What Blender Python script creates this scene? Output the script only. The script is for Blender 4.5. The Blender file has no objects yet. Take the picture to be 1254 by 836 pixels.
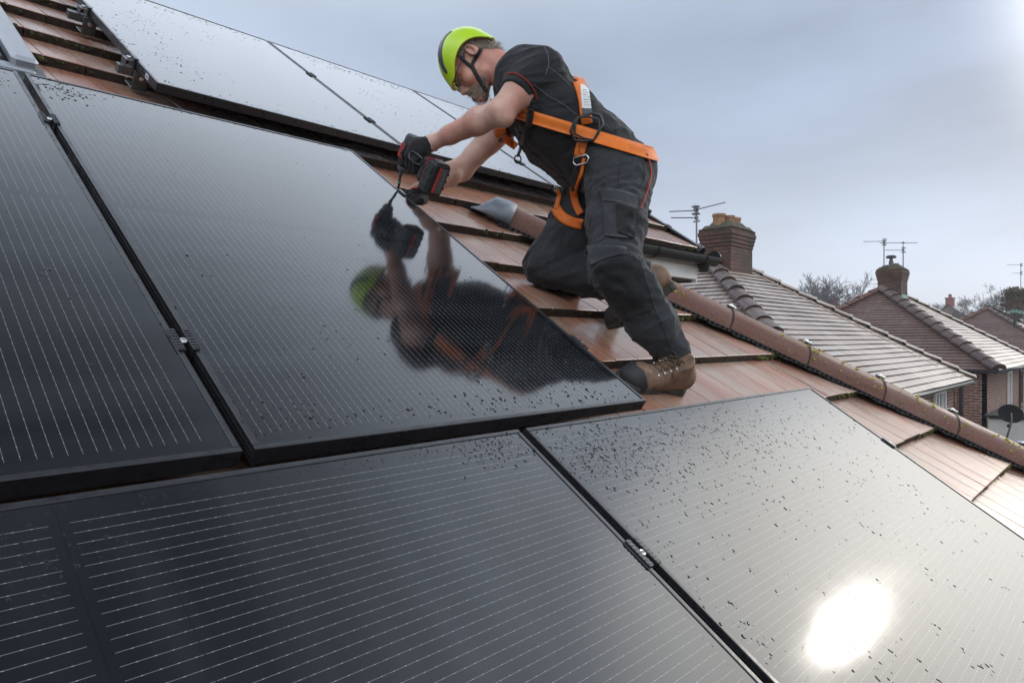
import bpy, math, random
import numpy as np
from mathutils import Vector, Matrix
random.seed(7); RNG = np.random.default_rng(7)
R = math.radians
scene = bpy.context.scene
COL = scene.collection

# ------------------------------------------------------------ camera
CAM_Z = 6.2
C0 = np.array([0.0, 0.0, CAM_Z])
FPX = 838.7
YAW, PIT, PITCH = R(42.79), R(-0.277), R(33.99)
FW = np.array([math.cos(YAW) * math.cos(PIT), math.sin(YAW) * math.cos(PIT), math.sin(PIT)])
RT = np.cross(FW, [0, 0, 1]); RT /= np.linalg.norm(RT)
UP = np.cross(RT, FW)
cam = bpy.data.cameras.new("camera"); camo = bpy.data.objects.new("camera", cam); COL.objects.link(camo)
cam.sensor_width = 36; cam.lens = 36 * FPX / 1254; cam.clip_start = 0.02; cam.clip_end = 3000
M = Matrix.Identity(4)
for i in range(3):
    M[i][0] = RT[i]; M[i][1] = UP[i]; M[i][2] = -FW[i]; M[i][3] = C0[i]
camo.matrix_world = M
scene.camera = camo

# ------------------------------------------------------------ sky, sun, exposure
SUN_EL, SUN_AZ = 22.6, -14.3          # azimuth from +X, counter-clockwise
SUN_DIR = np.array([math.cos(R(SUN_AZ)) * math.cos(R(SUN_EL)), math.sin(R(SUN_AZ)) * math.cos(R(SUN_EL)), math.sin(R(SUN_EL))])
world = bpy.data.worlds.new("World"); scene.world = world; world.use_nodes = True
nt = world.node_tree; nt.nodes.clear()
def N(t, kind, **kw):
    n = t.nodes.new(kind)
    for k, v in kw.items(): setattr(n, k, v)
    return n
out = N(nt, 'ShaderNodeOutputWorld'); bg = N(nt, 'ShaderNodeBackground')
sky = N(nt, 'ShaderNodeTexSky', sky_type='NISHITA', sun_disc=False)
sky.sun_elevation = R(SUN_EL); sky.sun_rotation = R(90 - SUN_AZ)
sky.air_density = 1.0; sky.dust_density = 3.0; sky.ozone_density = 1.0
tc = N(nt, 'ShaderNodeTexCoord')
def wmath(op, a, b=None, c=None):
    n = N(nt, 'ShaderNodeMath', operation=op)
    for i, x in enumerate((a, b, c)):
        if x is None: continue
        if isinstance(x, (int, float)): n.inputs[i].default_value = x
        else: nt.links.new(x, n.inputs[i])
    return n.outputs[0]
dotn = N(nt, 'ShaderNodeVectorMath', operation='DOT_PRODUCT')
nt.links.new(tc.outputs['Generated'], dotn.inputs[0]); dotn.inputs[1].default_value = SUN_DIR
ang = wmath('ARCCOSINE', wmath('MINIMUM', dotn.outputs['Value'], 1.0))
def gauss(width, amp):   # veil of thin cloud lit round the sun
    q = wmath('DIVIDE', ang, width)
    return wmath('MULTIPLY', wmath('EXPONENT', wmath('MULTIPLY', wmath('MULTIPLY', q, q), -1.0)), amp)
q_ = wmath('DIVIDE', ang, 0.300); q_ = wmath('POWER', q_, 3.0)
aur = wmath('ADD', gauss(0.13, 13.0), wmath('MULTIPLY', wmath('EXPONENT', wmath('MULTIPLY', wmath('MULTIPLY', q_, q_), -1.0)), 19.0))
sep = N(nt, 'ShaderNodeSeparateXYZ'); nt.links.new(tc.outputs['Generated'], sep.inputs[0])
hz = wmath('EXPONENT', wmath('MULTIPLY', wmath('MAXIMUM', sep.outputs['Z'], 0.0), -5.0))   # pale band low over the land
def band(c, w):
    q = wmath('DIVIDE', wmath('SUBTRACT', sep.outputs['Z'], c), w); return wmath('EXPONENT', wmath('MULTIPLY', wmath('MULTIPLY', q, q), -1.0))
bank = wmath('ADD', band(0.69, 0.155), wmath('MULTIPLY', band(0.545, 0.085), 0.38))                        # brighter bank of cloud half way up
noi = N(nt, 'ShaderNodeTexNoise'); noi.inputs['Scale'].default_value = 2.2; noi.inputs['Detail'].default_value = 5
mp = N(nt, 'ShaderNodeMapping'); mp.inputs['Scale'].default_value = (1, 1, 3.2)
nt.links.new(tc.outputs['Generated'], mp.inputs[0]); nt.links.new(mp.outputs[0], noi.inputs['Vector'])
cloud = wmath('ADD', wmath('MULTIPLY', noi.outputs['Fac'], 1.1), 0.45)
def cscale(col, fac):
    n = N(nt, 'ShaderNodeVectorMath', operation='SCALE')
    if isinstance(col, tuple): n.inputs[0].default_value = col
    else: nt.links.new(col, n.inputs[0])
    if isinstance(fac, (int, float)): n.inputs['Scale'].default_value = fac
    else: nt.links.new(fac, n.inputs['Scale'])
    return n.outputs[0]
def cadd(a, b):
    n = N(nt, 'ShaderNodeVectorMath', operation='ADD'); nt.links.new(a, n.inputs[0]); nt.links.new(b, n.inputs[1]); return n.outputs[0]
veil = cscale(cscale((2.4, 3.1, 4.35), cloud), wmath('SUBTRACT', 1.0, wmath('MULTIPLY', band(1.0, 0.16), 0.75)))
low = cscale((5.3, 5.2, 4.9), hz)
def lobe(d, width, amp):
    n = N(nt, 'ShaderNodeVectorMath', operation='DOT_PRODUCT'); nt.links.new(tc.outputs['Generated'], n.inputs[0]); d = np.array(d, float); n.inputs[1].default_value = d / np.linalg.norm(d)
    q = wmath('DIVIDE', wmath('ARCCOSINE', wmath('MINIMUM', n.outputs['Value'], 1.0)), width); return wmath('MULTIPLY', wmath('EXPONENT', wmath('MULTIPLY', wmath('MULTIPLY', q, q), -1.0)), amp)
BACKFILL = cscale((1.0, 0.98, 0.96), lobe(-FW + np.array([0, 0, .30]), 0.62, 11.0))       # fill glow added behind the viewer, out of view, to light the man
LEFTSKY = cscale((0.92, 1.0, 1.1), lobe(FW - RT * .75 + np.array([0, 0, .30]), 0.50, 2.2))
tot = cadd(cadd(BACKFILL, LEFTSKY), cadd(cadd(cadd(cscale(sky.outputs[0], 0.05), veil), cscale((8.4, 8.9, 9.5), bank)), cadd(low, cscale((1.0, 0.955, 0.85), aur))))
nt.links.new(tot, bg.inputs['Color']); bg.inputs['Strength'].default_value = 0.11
nt.links.new(bg.outputs[0], out.inputs['Surface'])
sun = bpy.data.lights.new("sun", 'SUN'); suno = bpy.data.objects.new("sun", sun); COL.objects.link(suno)
sun.energy = 0.5; sun.angle = R(2.0); sun.color = (1.0, 0.95, 0.86)
suno.rotation_euler = Vector(SUN_DIR).to_track_quat('Z', 'Y').to_euler(); suno.location = (20, -5, 30)
vs = scene.view_settings; vs.view_transform = 'Standard'; vs.look = 'None'; vs.gamma = 1; vs.exposure = 0.08; vs.use_curve_mapping = False

# ------------------------------------------------------------ helpers
RN = np.array([0, -math.sin(PITCH), math.cos(PITCH)]); VD = np.array([0, math.cos(PITCH), math.sin(PITCH)]); XD = np.array([1.0, 0, 0])
SROOF = 0.713
def W(P):                                   # roof coordinates (u along the eave, v up the slope, w out of it; w=0 is the glass)
    P = np.atleast_2d(np.array(P, float))
    return C0 + P[:, :1] * XD + P[:, 1:2] * VD + (P[:, 2:3] - SROOF) * RN
def CF(P):                                  # viewer-levelled metric frame (right, up, ahead) -> world
    P = np.atleast_2d(np.array(P, float))
    return C0 + P[:, :1] * RT + P[:, 1:2] * UP + P[:, 2:3] * FW
def fr(x, y, z): return np.array([(x - 627) / FPX * z, -(y - 418) / FPX * z, z])
def wpx(x, y, z): return CF(fr(x, y, z))[0]
ORG = {}
def tag(o, label=None, cat=None, group=None, kind=None):
    if label: o['label'] = label
    if cat: o['category'] = cat
    if group: o['group'] = group
    if kind: o['kind'] = kind
    return o
def thing(name, loc, label, cat, group=None):
    o = bpy.data.objects.new(name, None); COL.objects.link(o); o.location = loc; o.empty_display_size = 0.1
    ORG[o.name] = np.array(loc, float); return tag(o, label, cat, group)
def mesh(name, V, F, mat, parent=None, smooth=False, uv=None, origin=None, mi=None, rnd=None, label=None):
    V = np.array(V, float)
    if parent is not None: org = ORG[parent.name]
    elif origin is not None: org = np.array(origin, float)
    else: org = V.mean(0) if len(V) else np.zeros(3)
    if origin is not None and parent is not None: lo = np.array(origin, float)
    else: lo = org
    me = bpy.data.meshes.new(name)
    me.from_pydata((V - lo).tolist(), [], [list(map(int, f)) for f in F] if not isinstance(F, np.ndarray) else F.tolist())
    for m in (mat if isinstance(mat, (list, tuple)) else [mat]): me.materials.append(m)
    if mi is not None: me.polygons.foreach_set('material_index', np.array(mi, np.int32))
    me.polygons.foreach_set('use_smooth', np.full(len(me.polygons), bool(smooth)))
    if uv is not None:
        l = me.uv_layers.new(name='UVMap'); idx = np.empty(len(me.loops), np.int32); me.loops.foreach_get('vertex_index', idx)
        l.data.foreach_set('uv', np.array(uv, np.float32)[idx].ravel())
    if rnd is not None:
        a = me.attributes.new('rnd', 'FLOAT', 'FACE'); a.data.foreach_set('value', np.array(rnd, np.float32))
    me.update()
    o = bpy.data.objects.new(name, me); COL.objects.link(o)
    if parent is not None: o.parent = parent; o.location = lo - org
    else: o.location = lo
    ORG[o.name] = lo
    if label: o['label'] = label
    return o
class B:                                    # collects shapes for one mesh
    def __init__(s): s.v = []; s.f = []; s.n = 0; s.mi = []; s.uv = []; s.rnd = []
    def add(s, V, F, mi=0, uv=None, rnd=None):
        V = np.atleast_2d(np.array(V, float)); s.v.append(V); s.f += [[i + s.n for i in f] for f in F]; s.n += len(V)
        s.mi += [mi] * len(F) if isinstance(mi, int) else list(mi)
        s.uv.append(np.zeros((len(V), 2)) if uv is None else np.array(uv, float)); s.rnd += [0.0 if rnd is None else rnd] * len(F)
    def box(s, c, d, fr3=None, mi=0, bev=0.0, uv=False, rnd=None):
        c = np.array(c, float); h = np.array(d, float) / 2
        ax = np.eye(3) if fr3 is None else np.array(fr3, float)
        if bev <= 0:
            pts = [(x, y, z) for z in (-1, 1) for y in (-1, 1) for x in (-1, 1)]
            L = np.array(pts) * h
            F = [(0, 2, 3, 1), (4, 5, 7, 6), (0, 1, 5, 4), (2, 6, 7, 3), (0, 4, 6, 2), (1, 3, 7, 5)]
        else:
            bb = min(bev, min(h) * 0.9); L = []; idx = {}
            for sx in (-1, 1):
                for sy in (-1, 1):
                    for sz in (-1, 1):
                        for a in range(3):
                            p = np.array([sx, sy, sz]) * (h - bb); p[a] = (sx, sy, sz)[a] * h[a]
                            idx[(sx, sy, sz, a)] = len(L); L.append(p)
            L = np.array(L); F = []
            for a in range(3):
                o1, o2 = [(1, 2), (0, 2), (0, 1)][a]
                for sg in (-1, 1):
                    q = []
                    for s1, s2 in ((-1, -1), (1, -1), (1, 1), (-1, 1)):
                        k = [0, 0, 0]; k[a] = sg; k[o1] = s1; k[o2] = s2; q.append(idx[(*k, a)])
                    F.append(q)
            for a in range(3):
                o1, o2 = [(1, 2), (0, 2), (0, 1)][a]
                for s1 in (-1, 1):
                    for s2 in (-1, 1):
                        q = []
                        for sg, m in ((-1, o1), (1, o1), (1, o2), (-1, o2)):
                            k = [0, 0, 0]; k[a] = sg; k[o1] = s1; k[o2] = s2; q.append(idx[(*k, m)])
                        F.append(q)
            for sx in (-1, 1):
                for sy in (-1, 1):
                    for sz in (-1, 1): F.append([idx[(sx, sy, sz, a)] for a in range(3)])
            # fix winding
            F2 = []
            for f in F:
                p = L[f]; nn = np.cross(p[1] - p[0], p[2] - p[0])
                F2.append(f if nn @ p.mean(0) > 0 else f[::-1])
            F = F2
        V = c + L @ ax
        s.add(V, F, mi, rnd=rnd)
    def tube(s, pts, r, seg=8, mi=0, caps=True, closed=False, flat=None):
        pts = np.array(pts, float); n = len(pts); rr = np.full(n, r) if np.isscalar(r) else np.array(r, float)
        t = np.gradient(pts, axis=0) if not closed else np.roll(pts, -1, 0) - np.roll(pts, 1, 0)
        t /= np.linalg.norm(t, axis=1)[:, None] + 1e-12
        ref = np.array([0, 0, 1.0]) if abs(t[0][2]) < 0.9 else np.array([1.0, 0, 0])
        V = []; a = np.cross(t[0], ref); a /= np.linalg.norm(a)
        for i in range(n):
            a = a - t[i] * (a @ t[i]); a /= np.linalg.norm(a) + 1e-12; b = np.cross(t[i], a)
            for k in range(seg):
                th = 2 * math.pi * k / seg
                V.append(pts[i] + rr[i] * (a * math.cos(th) + b * math.sin(th) * (flat or 1)))
        F = []
        m = n if closed else n - 1
        for i in range(m):
            j = (i + 1) % n
            for k in range(seg):
                k2 = (k + 1) % seg; F.append((i * seg + k, i * seg + k2, j * seg + k2, j * seg + k))
        if caps and not closed: F.append(tuple(range(seg))[::-1]); F.append(tuple((n - 1) * seg + k for k in range(seg)))
        s.add(V, F, mi)
    def lathe(s, base, axis, prof, seg=16, mi=0):  # prof: [(radius, height)]
        axis = np.array(axis, float); axis /= np.linalg.norm(axis); ref = np.array([0, 0, 1.0]) if abs(axis[2]) < .9 else np.array([1.0, 0, 0])
        a = np.cross(axis, ref); a /= np.linalg.norm(a); b = np.cross(axis, a); V = []
        for r, h in prof:
            for k in range(seg):
                th = 2 * math.pi * k / seg; V.append(np.array(base) + axis * h + r * (a * math.cos(th) + b * math.sin(th)))
        F = []
        for i in range(len(prof) - 1):
            for k in range(seg): k2 = (k + 1) % seg; F.append((i * seg + k, i * seg + k2, (i + 1) * seg + k2, (i + 1) * seg + k))
        F.append(tuple(range(seg))[::-1]); F.append(tuple((len(prof) - 1) * seg + k for k in range(seg)))
        s.add(V, F, mi)
    def quad(s, pts, mi=0, uv=None): s.add(pts, [tuple(range(len(pts)))], mi, uv)
    def build(s, name, mat, parent=None, smooth=False, **kw):
        V = np.concatenate(s.v); uv = np.concatenate(s.uv)
        return mesh(name, V, s.f, mat, parent, smooth, uv=uv, mi=s.mi if isinstance(mat, (list, tuple)) else None, rnd=s.rnd, **kw)
RFR = np.array([XD, VD, RN])                # roof frame rows
def shade_flat_auto(o, deg=35):
    me = o.data; me.polygons.foreach_set('use_smooth', np.full(len(me.polygons), True))
    try: me.set_sharp_from_angle(angle=R(deg))
    except Exception: pass
    return o

# ------------------------------------------------------------ materials
MATS = {}
class MT:
    def __init__(s, name):
        s.m = bpy.data.materials.new(name); s.m.use_nodes = True; s.t = s.m.node_tree; s.b = s.t.nodes['Principled BSDF']; MATS[name] = s.m
    def n(s, kind, **kw): return N(s.t, kind, **kw)
    def l(s, a, b): s.t.links.new(a, b)
    def val(s, sock, x):
        if isinstance(x, (int, float)): sock.default_value = x
        elif isinstance(x, tuple): sock.default_value = (*x, 1) if len(x) == 3 and len(sock.default_value) == 4 else x
        else: s.l(x, sock)
    def math(s, op, a, b=0.0, c=0.0, clamp=False):
        n = s.n('ShaderNodeMath', operation=op, use_clamp=clamp)
        for i, x in enumerate((a, b, c)): s.val(n.inputs[i], x)
        return n.outputs[0]
    def obj(s): return s.n('ShaderNodeTexCoord').outputs['Object']
    def uv(s): return s.n('ShaderNodeTexCoord').outputs['UV']
    def sep(s, v): n = s.n('ShaderNodeSeparateXYZ'); s.l(v, n.inputs[0]); return n.outputs
    def mapv(s, v, sc=(1, 1, 1), rot=(0, 0, 0), loc=(0, 0, 0)):
        n = s.n('ShaderNodeMapping'); s.l(v, n.inputs[0]); n.inputs['Scale'].default_value = sc; n.inputs['Rotation'].default_value = rot; n.inputs['Location'].default_value = loc
        return n.outputs[0]
    def noise(s, v, scale, detail=4, rough=0.55, dist=0.0):
        n = s.n('ShaderNodeTexNoise'); s.l(v, n.inputs['Vector']); n.inputs['Scale'].default_value = scale; n.inputs['Detail'].default_value = detail
        n.inputs['Roughness'].default_value = rough; n.inputs['Distortion'].default_value = dist; return n.outputs['Fac']
    def ramp(s, f, stops):
        n = s.n('ShaderNodeValToRGB'); s.l(f, n.inputs[0]); e = n.color_ramp.elements
        while len(e) < len(stops): e.new(0.5)
        for i, (p, c) in enumerate(stops): e[i].position = p; e[i].color = (c, c, c, 1) if isinstance(c, (int, float)) else (*c, 1)
        return n.outputs[0]
    def mix(s, f, a, b, mode='MIX'):
        n = s.n('ShaderNodeMix', data_type='RGBA', blend_type=mode); s.val(n.inputs[0], f); s.val(n.inputs[6], a); s.val(n.inputs[7], b); return n.outputs[2]
    def bump(s, h, strength=0.3, dist=0.01, prev=None):
        n = s.n('ShaderNodeBump'); n.inputs['Strength'].default_value = strength; n.inputs['Distance'].default_value = dist; s.l(h, n.inputs['Height'])
        if prev: s.l(prev, n.inputs['Normal'])
        s.l(n.outputs[0], s.b.inputs['Normal']); return n.outputs[0]
    def set(s, **kw):
        for k, x in kw.items(): s.val(s.b.inputs[{'col': 'Base Color', 'rough': 'Roughness', 'metal': 'Metallic', 'ior': 'IOR', 'spec': 'Specular IOR Level', 'sss': 'Subsurface Weight', 'coat': 'Coat Weight', 'croug': 'Coat Roughness', 'trans': 'Transmission Weight', 'sheen': 'Sheen Weight', 'alpha': 'Alpha'}[k]], x)
        return s
def simple(name, col, rough=0.5, metal=0.0, var=0.25, scale=30, bump=0.15, bd=0.002, **kw):
    t = MT(name); o = t.obj(); f = t.noise(o, scale, 5)
    c = t.mix(t.ramp(f, [(0.3, 0.0), (0.7, 1.0)]), tuple(x * (1 - var) for x in col), tuple(min(1, x * (1 + var)) for x in col))
    t.set(col=c, rough=t.math('ADD', t.math('MULTIPLY', f, 0.25), rough - 0.12), metal=metal, **kw)
    if bump: t.bump(t.noise(o, scale * 4, 4), bump, bd)
    return t.m

# concrete roof tile, wet and weathered: uv in metres along (u, v)
def tile_mat(name, c1, c2, c3, rlo=0.22, rhi=0.42, gloss=0.8, lichen=0.0, speck=0.45):
    t = MT(name); uv = t.uv(); at = t.n('ShaderNodeAttribute', attribute_name='rnd').outputs['Fac']
    st = t.noise(t.mapv(uv, (11, 1.3, 1)), 1.6, 6, 0.65, 0.4)
    st2 = t.noise(t.mapv(uv, (3, 1.2, 1), loc=(4, 2, 0)), 1.3, 4, 0.6)
    fine = t.noise(t.mapv(uv, (1, 1, 1)), 120, 3, 0.7)
    c = t.mix(t.ramp(st, [(0.36, 0.0), (0.62, 1.0)]), c1, c2)
    c = t.mix(t.math('MULTIPLY', t.ramp(st2, [(0.46, 0.0), (0.66, 1.0)]), 0.75), c, c3)
    c = t.mix(t.math('MULTIPLY', at, 0.6), c, (0.5, 0.42, 0.38), 'MULTIPLY')
    c = t.mix(t.ramp(fine, [(0.3, 0.0), (0.75, speck)]), c, (0.07, 0.045, 0.035))
    spk = t.noise(t.mapv(uv, (1, 1, 1)), 34, 2, 0.5)
    c = t.mix(t.ramp(spk, [(0.735, 0.0), (0.76, 0.85)]), c, (0.03, 0.02, 0.015))
    if lichen:
        li = t.noise(t.mapv(uv, (1, 1, 1), loc=(9, 9, 0)), 9, 5, 0.7)
        c = t.mix(t.ramp(li, [(0.66, 0.0), (0.72, lichen)]), c, (0.22, 0.23, 0.05))
    wet = t.noise(t.mapv(uv, (5, 1.6, 1), loc=(1, 7, 0)), 1.5, 4, 0.6)
    r = t.ramp(wet, [(0.35, rlo), (0.68, rhi)])
    t.set(col=c, rough=r, spec=gloss)
    b1 = t.bump(t.noise(uv, 260, 3, 0.6), 0.25, 0.0012)
    t.bump(t.noise(t.mapv(uv, (1, 1, 1)), 18, 3), 0.18, 0.004, b1)
    return t.m
M_TILE = tile_mat('roof_tile_red', (0.42, 0.155, 0.088), (0.48, 0.26, 0.17), (0.53, 0.43, 0.35))
M_HIP = tile_mat('hip_tile_red', (0.21, 0.082, 0.055), (0.26, 0.12, 0.085), (0.30, 0.18, 0.14), 0.42, 0.65, 0.3, 0.6, 0.9)
M_TILE1 = tile_mat('plain_tile_glare', (0.38, 0.24, 0.18), (0.52, 0.45, 0.38), (0.64, 0.60, 0.54), 0.28, 0.42, 1.0, 0.4)  # wet sun glare put into the tile colour as pale tones
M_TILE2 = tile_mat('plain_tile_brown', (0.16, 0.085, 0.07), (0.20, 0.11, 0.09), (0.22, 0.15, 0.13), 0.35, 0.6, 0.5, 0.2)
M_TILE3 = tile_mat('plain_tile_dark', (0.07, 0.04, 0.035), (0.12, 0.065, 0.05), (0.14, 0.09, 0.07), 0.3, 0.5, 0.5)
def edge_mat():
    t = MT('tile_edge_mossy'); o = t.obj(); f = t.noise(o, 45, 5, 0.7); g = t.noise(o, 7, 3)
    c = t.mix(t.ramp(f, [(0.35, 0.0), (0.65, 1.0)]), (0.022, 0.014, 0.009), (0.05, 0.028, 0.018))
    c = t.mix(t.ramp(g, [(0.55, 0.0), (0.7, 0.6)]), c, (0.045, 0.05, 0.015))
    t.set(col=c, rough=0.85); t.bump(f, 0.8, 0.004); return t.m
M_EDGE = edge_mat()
M_MOSS = simple('moss', (0.085, 0.095, 0.018), 0.95, var=0.6, scale=60, bump=0.8, bd=0.004)
M_MOSSD = simple('moss_dark', (0.035, 0.035, 0.012), 0.95, var=0.6, scale=60, bump=0.8, bd=0.004)
M_BLACKPL = simple('black_plastic', (0.018, 0.018, 0.02), 0.32, var=0.3, scale=20, bump=0.05)
M_UPVC = simple('white_upvc', (0.72, 0.71, 0.69), 0.3, var=0.06, scale=6, bump=0.02)
M_ALUB = MT('black_anodised_aluminium'); _t = M_ALUB; _o = _t.obj(); _f = _t.noise(_t.mapv(_o, (60, 60, 60)), 2, 4)
_t.set(col=_t.ramp(_f, [(0.3, (0.012, 0.012, 0.014)), (0.7, (0.024, 0.024, 0.027))]), rough=_t.ramp(_t.noise(_o, 25, 4), [(0.3, 0.22), (0.7, 0.42)]), spec=0.6)
_t.bump(_t.noise(_o, 160, 3), 0.12, 0.001); M_ALUB = _t.m
M_ALU = simple('mill_aluminium', (0.62, 0.62, 0.62), 0.34, 1.0, 0.1, 40, 0.1)
M_STEEL = simple('stainless_steel', (0.75, 0.75, 0.75), 0.25, 1.0, 0.05, 40, 0.05)
M_LEAD = simple('lead_sheet', (0.20, 0.22, 0.25), 0.5, 0.3, 0.25, 18, 0.3)
M_GREYMET = simple('grey_window_cladding', (0.30, 0.32, 0.35), 0.35, 0.4, 0.1, 15, 0.05)

# solar cell sheet under glass: uv in metres, x across the busbar wires, y along them, 0.5*len = the centre gap
def solar_mat():
    t = MT('solar_glass'); s = t.sep(t.uv()); x, y = s[0], s[1]
    fx = t.math('ABSOLUTE', t.math('SUBTRACT', t.math('FRACT', t.math('DIVIDE', x, 0.0174)), 0.5))
    line = t.math('LESS_THAN', fx, 0.5 * 0.0009 / 0.0174)
    cy = t.math('ABSOLUTE', t.math('SUBTRACT', t.math('FRACT', t.math('DIVIDE', y, 0.0915)), 0.5))
    brk = t.math('LESS_THAN', cy, 0.493)
    mid = t.math('GREATER_THAN', t.math('ABSOLUTE', y), 0.011)
    inr = t.math('MULTIPLY', t.math('LESS_THAN', t.math('ABSOLUTE', y), 0.824), t.math('LESS_THAN', t.math('ABSOLUTE', t.math('SUBTRACT', x, 0.556)), 0.532))
    ln = t.math('MULTIPLY', t.math('MULTIPLY', line, brk), t.math('MULTIPLY', mid, inr))
    dy = t.math('ABSOLUTE', t.math('SUBTRACT', t.math('FRACT', t.math('DIVIDE', y, 0.0183)), 0.5))
    dots = t.math('MULTIPLY', t.math('LESS_THAN', dy, 0.07), ln)
    gap = t.math('MULTIPLY', t.math('SUBTRACT', 1.0, brk), 0.6)
    # finger lines at right angles to the wires and cell tone
    cell = t.noise(t.mapv(t.uv(), (1.2, 10.9, 1)), 1.0, 2)
    c = t.mix(t.ramp(cell, [(0.35, 0.0), (0.65, 1.0)]), (0.005, 0.006, 0.008), (0.014, 0.0155, 0.018))
    c = t.mix(gap, c, (0.004, 0.004, 0.005))
    c = t.mix(ln, c, (0.125, 0.13, 0.13)); c = t.mix(dots, c, (0.30, 0.30, 0.29))
    dust = t.noise(t.mapv(t.uv(), (3, 1.5, 1)), 3, 5, 0.6)
    r = t.ramp(dust, [(0.3, 0.068), (0.7, 0.088)]); r2 = t.ramp(dust, [(0.25, 0.055), (0.75, 0.085)])
    t.set(col=c, rough=r, ior=1.5, spec=0.5, coat=0.25, croug=r2)
    return t.m
M_SOLAR = solar_mat()
M_DROP = MT('water_droplet').set(col=(0.008, 0.009, 0.011), rough=0.04, ior=1.33).m
def brick_mat(name, c1, c2, mortar, scale=1.0, soot=0.0):
    t = MT(name); uv = t.uv(); n = t.n('ShaderNodeTexBrick'); t.l(uv, n.inputs['Vector'])
    n.inputs['Scale'].default_value = 1.0 / scale; n.inputs['Brick Width'].default_value = 0.225; n.inputs['Row Height'].default_value = 0.075; n.inputs['Mortar Size'].default_value = 0.011
    n.inputs['Color1'].default_value = (*c1, 1); n.inputs['Color2'].default_value = (*c2, 1); n.inputs['Mortar'].default_value = (*mortar, 1); n.inputs['Mortar Smooth'].default_value = 0.2
    f = t.noise(uv, 9, 5, 0.6); c = t.mix(t.ramp(f, [(0.35, 0.0), (0.7, 0.6)]), n.outputs['Color'], (0.06, 0.035, 0.028))
    if soot:
        g = t.noise(t.obj(), 2.2, 4); c = t.mix(t.ramp(g, [(0.45, 0.0), (0.65, soot)]), c, (0.03, 0.03, 0.018))
    t.set(col=c, rough=0.85); t.bump(t.math('ADD', t.math('MULTIPLY', n.outputs['Fac'], -1.0), t.math('MULTIPLY', f, 0.4)), 0.6, 0.008); return t.m
M_BRICK = brick_mat('red_brick', (0.27, 0.10, 0.06), (0.16, 0.06, 0.042), (0.36, 0.32, 0.28))
M_BRICKC = brick_mat('chimney_brick', (0.20, 0.085, 0.055), (0.10, 0.045, 0.035), (0.045, 0.04, 0.033), 1.0, 0.7)
M_MORTAR = simple('mossy_mortar', (0.075, 0.072, 0.04), 0.95, var=0.5, scale=9, bump=0.8, bd=0.02)
M_REDFAR = simple('far_red_brick', (.25, .08, .06), .9, var=.1, scale=2)
M_POT = simple('clay_pot', (0.30, 0.16, 0.085), 0.8, var=0.3, scale=12)
M_COPPER = simple('green_patina_flashing', (0.22, 0.42, 0.34), 0.6, var=0.25, scale=10)
M_ROOFGLASS = MT('window_glass').set(col=(0.02, 0.025, 0.03), rough=0.04, ior=1.5).m
M_RENDER = simple('pale_render', (0.52, 0.52, 0.49), 0.9, var=0.1, scale=5, bump=0.3)
M_GREYANT = simple('aerial_metal', (0.20, 0.20, 0.21), 0.5, 0.6, 0.2, 30, 0)
# ------------------------------------------------------------ ground
t = MT('garden_ground'); o = t.obj(); f = t.noise(o, 0.06, 6, 0.6)
t.set(col=t.mix(t.ramp(f, [(0.4, 0.0), (0.6, 1.0)]), (0.05, 0.07, 0.025), (0.10, 0.085, 0.06)), rough=0.95); M_GROUND = t.m
gv = []; gf = []; rad = [0, 15, 40, 90, 180, 400, 700]; seg = 48
for r_ in rad:
    for k in range(seg): gv.append((r_ * math.cos(k * math.tau / seg), r_ * math.sin(k * math.tau / seg), 0 if r_ < 200 else -0.0))
for i in range(len(rad) - 1):
    for k in range(seg): k2 = (k + 1) % seg; gf.append((i * seg + k, (i + 1) * seg + k, (i + 1) * seg + k2, i * seg + k2))
tag(mesh('ground', gv, gf, M_GROUND, origin=(0, 0, 0)), kind='structure')

HAZE = 0.0013
if HAZE:
    hm = bpy.data.materials.new('haze'); hm.use_nodes = True; ht_ = hm.node_tree; ht_.nodes.clear(); ho = N(ht_, 'ShaderNodeOutputMaterial'); hv = N(ht_, 'ShaderNodeVolumePrincipled')
    hv.inputs['Color'].default_value = (.93, .95, 1, 1); hv.inputs['Density'].default_value = HAZE; hv.inputs['Anisotropy'].default_value = .3; ht_.links.new(hv.outputs[0], ho.inputs['Volume'])
    x_ = 720; vz = [(x_ * a, x_ * b, c) for c in (-2, 19) for b in (-1, 1) for a in (-1, 1)]
    tag(mesh('haze', vz, [(0, 2, 3, 1), (4, 5, 7, 6), (0, 1, 5, 4), (2, 6, 7, 3), (0, 4, 6, 2), (1, 3, 7, 5)], hm, origin=(0, 0, 0)), 'thin winter haze over the houses', 'haze', kind='stuff')

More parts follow.
